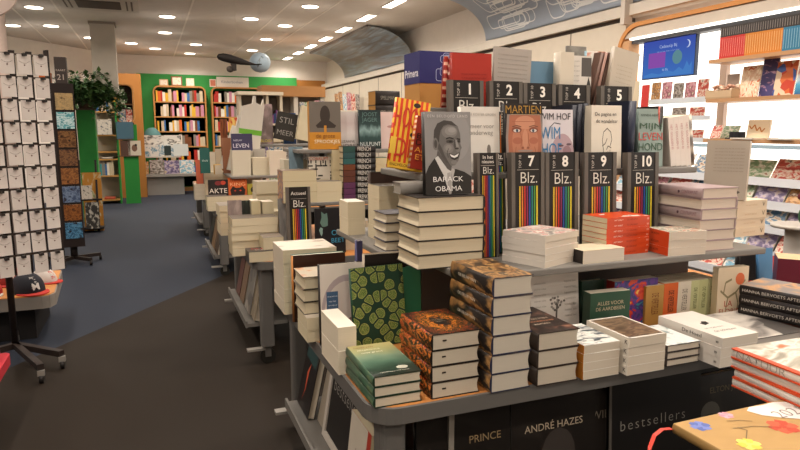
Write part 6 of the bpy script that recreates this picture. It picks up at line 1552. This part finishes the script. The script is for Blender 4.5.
def sh(name, pts, col, d=.0235): 
    if sum(a[0]*b[1] - b[0]*a[1] for a, b in zip(pts, pts[1:] + pts[:1])) < 0: pts = pts[::-1]
    mb = MB(); mb.prism(pts, -d, -d + .001, axis='y'); mb.ob(name, glow(col, .95), tv)
sh('pink_panel', [(-.25, -.085), (-.03, -.085), (-.03, .06), (-.25, .06)], '#8a4fa8'); sh('green_disc', ell(.12, -.005, .06, .065, 24), '#5f8a94')
moon = [(.235 + .035 * math.cos(math.radians(a)), .105 + .035 * math.sin(math.radians(a))) for a in range(-100, 101, 20)] + [(.225 + .03 * math.cos(math.radians(a)), .105 + .033 * math.sin(math.radians(a))) for a in range(90, -91, -20)]
sh('moon', moon, '#c9d4ee')
sh('skyline', [(-.3, -.17), (.3, -.17), (.3, -.06), (.27, -.10), (.24, -.05), (.2, -.13), (.15, -.1), (.08, -.14), (.0, -.12), (-.1, -.15), (-.2, -.13), (-.3, -.15)], '#4a7fc4', .0225)
text_on(tv, 'Cadeautip Bij', .05, (.0, -.0245, .11), (PI/2, 0, 0), glow('#b4c2e6', .95), 'screen_text', .0, 1, .22); text_on(tv, 'bij Blz.', .03, (-.02, -.0245, -.11), (PI/2, 0, 0), glow('#a8c0e6', .95), 'screen_text', .0, 1, .08)
text_on(tv, 'kijk voor meer ideeën op onze winkel', .02, (.0, -.0245, .065), (PI/2, 0, 0), glow('#8fa0d4', .95), 'screen_text', 0, 1, .28)
WS = M('#b98f68', .5); PST = M('#b59e8e', .5)
ws = empty('wall_shelving', (4.7, 3.0, 0), 'wooden shelves on posts in front of the bright wall at right', 'shelf')
def wb(a, b, c, d, e_, f, m, n): MB().box(a - 4.7, b - 3.0, c, d - 4.7, e_ - 3.0, f).ob(n, m, ws)
for y in (4.2, 2.6, 1.0): wb(4.69, y - .035, 1.205, 4.735, y + .035, 2.5, PST, 'post')
ZS = (2.185, 1.86, 1.525)
for z in ZS: wb(4.45, .6, z - .03, 4.735, 4.14, z, WS, 'shelf')
# top shelf: long row of slim numbered guides, three colour runs with dark heads
r = random.Random(8); i = 0
def guide(c):
    k = ('guide', c)
    if k in _sm: return _sm[k]
    mb = MB(); mb.box(0, 0, 0, 1, 1, .68, 0); mb.box(0, 0, .68, 1, 1, 1, 1)
    mb.box(-.002, .38, .08, 0, .62, .62, 2); mb.box(-.002, .38, .72, 0, .62, .95, 3); me = mb.mesh('guide')
    for h in (c, '#3f3a38', {'#c23a36': '#d98a80', '#c98038': '#dcae78', '#3a7a9a': '#8ab0c4'}[c], '#8a8480'): me.materials.append(M(h, .5))
    _sm[k] = me; return me
yy = 4.085
while yy > .9:
    c = '#c23a36' if yy > 3.84 else ('#c98038' if yy > 3.515 else '#3a7a9a')
    o = bpy.data.objects.new('travel_guide', guide(c)); COL.objects.link(o)
    o.matrix_world = T3(4.50, yy, 2.186) @ Matrix.Diagonal((.16, -.0185, .262, 1)) 
    tag(o, '%s slim guide with dark head, %s from the left on the top wooden shelf' % ({'#c23a36': 'red', '#c98038': 'orange', '#3a7a9a': 'blue'}[c], nth(i)), 'book', 'slim guides on the top shelf')
    yy -= .0205; i += 1
# second shelf
xf = 4.56
tr = empty('snack_box', (4.54, 4.02, 1.861), 'open cardboard tray heaped with small treats at the left end of the second wooden shelf', 'box')
MB().box(-.09, -.13, 0, .09, .13, .012).ob('tray_floor', M('#b59a78', .7), tr)
mb = MB(); mb.box(-.09, -.13, .012, -.083, .13, .065); mb.box(.083, -.13, .012, .09, .13, .11); mb.box(-.083, -.13, .012, .083, -.123, .075); mb.box(-.083, .123, .012, .083, .13, .075); mb.ob('tray_walls', M('#c4a988', .7), tr)
tp = MB(); r = random.Random(3)
for k in range(60): tp.ball((r.uniform(-.07, .07), r.uniform(-.11, .11), r.uniform(.04, .105)), .018, .018, .014, r.randrange(3), 7, 4)
o = tp.ob('treats', [M('#d8b8a0', .7), M('#c99a84', .7), M('#e0cdb8', .7)], tr); o['kind'] = 'stuff'
MB().prism([(-.1, .0), (.1, 0), (.1, .1), (.07, .16), (0, .18), (-.07, .16), (-.1, .1)], .084, .0905, mat=Rz(-PI/2), axis='y').ob('round_header', M('#b5a596', .6), tr) if False else None
def rface(label, ya, yb_, z, h, fm, x=4.55, lean=.16, T=.012, cat='magazine', name='magazine', roll=0):
    b = bpy.data.objects.new(name, cover_block(fm)); COL.objects.link(b); w = ya - yb_
    b.matrix_world = T3(x, ya, z + abs(math.sin(roll)) * w / 2) @ Rz(-PI/2) @ T3(w/2, 0, 0) @ Ry(roll) @ Rx(PI/2 - lean) @ Matrix.Diagonal((w, h, T, 1)); tag(b, label, cat); return b
rface('round topped grey beige card behind the treat tray', 4.12, 4.0, 1.861, .21, M('#a8988c', .6), x=4.66, lean=.05)
rface('food magazine with pale dishes on the second wooden shelf, left of the purple one', 3.90, 3.725, 1.861, .255, art('noise', (('#b8402c', 0), ('#d9c0a0', .45), ('#efe2cc', .55), ('#c9683a', .65)), (4, 4), 3, 1.5, False, .35, 21))
rface('tall purple magazine with pink lettering on the second wooden shelf', 3.74, 3.60, 1.861, .325, art('noise', (('#3f3a66', 0), ('#4a4474', .55), ('#b08aa0', .62), ('#3f3a66', .7)), (2, 8), 3, .6, False, .35, 22), x=4.585, lean=.12)
rface('magazine with blue screen photo and red dishes on the second wooden shelf', 3.59, 3.42, 1.861, .265, art('cells', (('#c9683a', 0), ('#d9c4a8', .3), ('#3f5a9a', .55), ('#b8402c', .8)), (3, 4), const=True), x=4.55)
rface('seaside magazine with blue water on the second wooden shelf', 3.41, 3.22, 1.861, .27, art('grad', (('#2f6a9a', 0), ('#4fa0c0', .3), ('#e0e6e4', .5), ('#c98a7a', .62), ('#bfe0ea', .8)), (4, 4), 4, .4, False, .35))
face_row('on the second wooden shelf, right part', (4.55, 3.2), (4.55, 1.0), 1.861, .27, .18, 'magazines on the second wooden shelf', 81)
# third shelf
def d_w(b): shapes_on(b, [('#b5702f', z) for z in line([(.08, .68), (.2, .52), (.32, .74), (.46, .42), (.56, .62), (.68, .36), (.8, .55)], .03)])
b = book(.20, .155, .02, cover='#d8c4a4', front='#dcc9aa', name='paperback_book', hard=False); tag(b, 'cream card with brown zigzag line on the third wooden shelf', 'card'); d_w(b)
b.matrix_world = T3(4.60, 3.83, 1.526) @ Rz(-PI/2) @ T3(.1, 0, 0) @ Rx(PI/2 - .15)
k9 = empty('card_holder', (4.52, 3.86, 1.526), 'small black card holder on the third wooden shelf', 'holder'); MB().box(-.05, -.075, 0, .05, .075, .012).ob('base', M('#24242a', .4), k9)
mb = MB()
for q in (-.05, 0, .05): mb.box(-.01, q - .02, .012, .01, q + .02, .06)
mb.ob('slots', M('#24242a', .4), k9)
rface('flat picture magazine left of the black card holder on the third wooden shelf', 4.12, 3.94, 1.526, .12, pics()[3], x=4.6, lean=.5)
rface('red and white leaflet at the left end of the third wooden shelf', 4.13, 4.03, 1.526, .12, pics()[1], x=4.52, lean=.4)
for j in range(3):
    b = book(.30, .2, .012, cover='#d9d2c6', front='#e2dcd2', hard=False); tag(b, 'white sheet stack lying on the third wooden shelf, %s from left' % nth(j), 'paper', 'white sheets on the third wooden shelf'); put_flat(b, 4.48, 3.60 - j * .34, 1.526, 0, 'L', .2, .30)
# small booklets in clear pockets on the light wall, left of the posts
pk = empty('pocket_rail', (4.72, 4.72, 1.86), 'clear pocket rail with small booklets below the blue screen', 'rack')
MB().box(-.03, -.46, -.01, .015, .34, .0).ob('rail', M('#d8d4d0', .4), pk); MB().box(-.035, -.46, -.01, -.03, .34, .04).ob('lip', M('#cfd6dc', .3), pk)
face_row('on the pocket rail below the blue screen', (4.70, 5.05), (4.70, 4.24), 1.861, .195, .125, 'booklets on the pocket rail', 91, lean=.06, T=.006, cat='booklet', name='booklet', wj=.05, gap=.018)
rd = rface('tall red leaflet at the left end of the pocket rail', 5.07, 4.97, 1.74, .30, M('#c23a36', .5), x=4.60, lean=.03, cat='leaflet', name='leaflet')
for q, z, s in (('upper', 1.70, 92), ('lower', 1.50, 93)):
    e = empty('pocket_rail', (4.72, 4.5, z), '%s short pocket rail left of the shelf post' % q, 'rack'); MB().box(-.03, -.2, -.01, .015, .28, 0).ob('rail', M('#d8d4d0', .4), e); MB().box(-.035, -.2, -.01, -.03, .28, .03).ob('lip', M('#cfd6dc', .3), e)
    face_row('on the %s short pocket rail' % q, (4.70, 4.76), (4.70, 4.36), z + .001, .11, .17, 'booklets on the short pocket rails', s, lean=.06, T=.006, cat='booklet', name='booklet', wj=.05, gap=.03)
# stepped magazine rack below
sr = empty('magazine_rack', (4.5, 3.0, 0), 'white stepped magazine rack under the wooden shelves at right', 'rack')
LV = [(1.20, 4.50), (1.03, 4.42), (.86, 4.34), (.68, 4.26), (.50, 4.18)]
WH = M('#e6e4e2', .4)
for z, x in LV:
    MB().box(x - 4.5, -2.0, z - .02, 4.73 - 4.5, 2.3, z).ob('step', WH, sr)
    MB().box(x - 4.5 - .008, -2.0, z - .035, x - 4.5, 2.3, z + .03).ob('front_lip', M('#dcdfe4', .3), sr)
MB().box(4.72 - 4.5, -2.0, .1, 4.735 - 4.5, 2.3, 1.2).ob('back_panel', WH, sr)
MB().box(4.3 - 4.5, -2.0, 0, 4.72 - 4.5, 2.3, .1).ob('plinth', M('#8a8784', .5), sr)
for i, (z, x) in enumerate(LV):
    face_row('%s step of the white rack' % nth(i), (x + .07, 5.25), (x + .07, 1.6), z + .001, .20, .21, 'magazines on the %s step of the white rack' % nth(i), 400 + i, lean=.55, T=.01, wj=.25, gap=.03)
# label strips under the wooden shelf
st = MB().box(4.445, .7, 1.455, 4.452, 4.3, 1.485).ob('label_strip', M('#9fb8c8', .4)); tag(st, 'pale blue label strip under the third wooden shelf', 'strip')
# round grey display pole at the right edge
px = x_at(797, 2.75, 1.0)
gp = empty('display_pole', (px + .1, 2.8, 0), 'round grey display stand with a ring shelf at the right edge', 'stand')
MB().cyl((0, 0, 0), (0, 0, .99), .085, seg=20).ob('pole', M('#aaa49c', .4), gp); MB().cyl((0, 0, .975), (0, 0, .995), .17, seg=24).ob('ring_shelf', M('#b5afa6', .4), gp); MB().cyl((0, 0, 0), (0, 0, .02), .2, seg=24).ob('foot', M('#8f8a84', .4), gp)
gt = empty('plush_toy', (px + .03, 2.71, .996), 'small green and black toy on the round grey display stand', 'toy'); MB().ball((0, 0, .07), .05, .05, .07).ob('body', M('#2f5a3c', .8), gt); MB().ball((-.01, 0, .17), .04, .04, .04).ob('head', M('#2a2426', .8), gt); MB().ball((-.04, -.03, .19), .015, .015, .02).ob('ear', M('#6a2a30', .8), gt); MB().ball((-.04, .03, .19), .015, .015, .02).ob('ear', M('#6a2a30', .8), gt)
cam = bpy.data.cameras.new('camera'); co = bpy.data.objects.new('camera', cam); COL.objects.link(co)
cam.sensor_width = 36; cam.sensor_fit = 'HORIZONTAL'; cam.lens = FPX / 800 * 36; cam.clip_start = .05; cam.clip_end = 100
co.location = (0, 0, EYE); co.rotation_euler = (PI / 2 - PITCH, 0, -YAW)
SC.camera = co
wd = bpy.data.worlds.new('world'); SC.world = wd; wd.use_nodes = True
wd.node_tree.nodes['Background'].inputs[0].default_value = (.9, .82, .74, 1); wd.node_tree.nodes['Background'].inputs[1].default_value = .1
SC.view_settings.view_transform = 'Standard'; SC.view_settings.look = 'None'; SC.view_settings.gamma = 1
SC.view_settings.use_curve_mapping = False; SC.view_settings.exposure = 0.0
SC.cycles.max_bounces = 6; SC.cycles.diffuse_bounces = 4; SC.cycles.glossy_bounces = 2; SC.cycles.use_denoising = True
SC.cycles.sample_clamp_indirect = 4
dup = [l for l, c in LABELS.items() if c > 1]
print('DUPLICATE LABELS', len(dup), dup[:20])

for l in LABELS:
    if len(l.split()) > 16: print('LONG', len(l.split()), l)
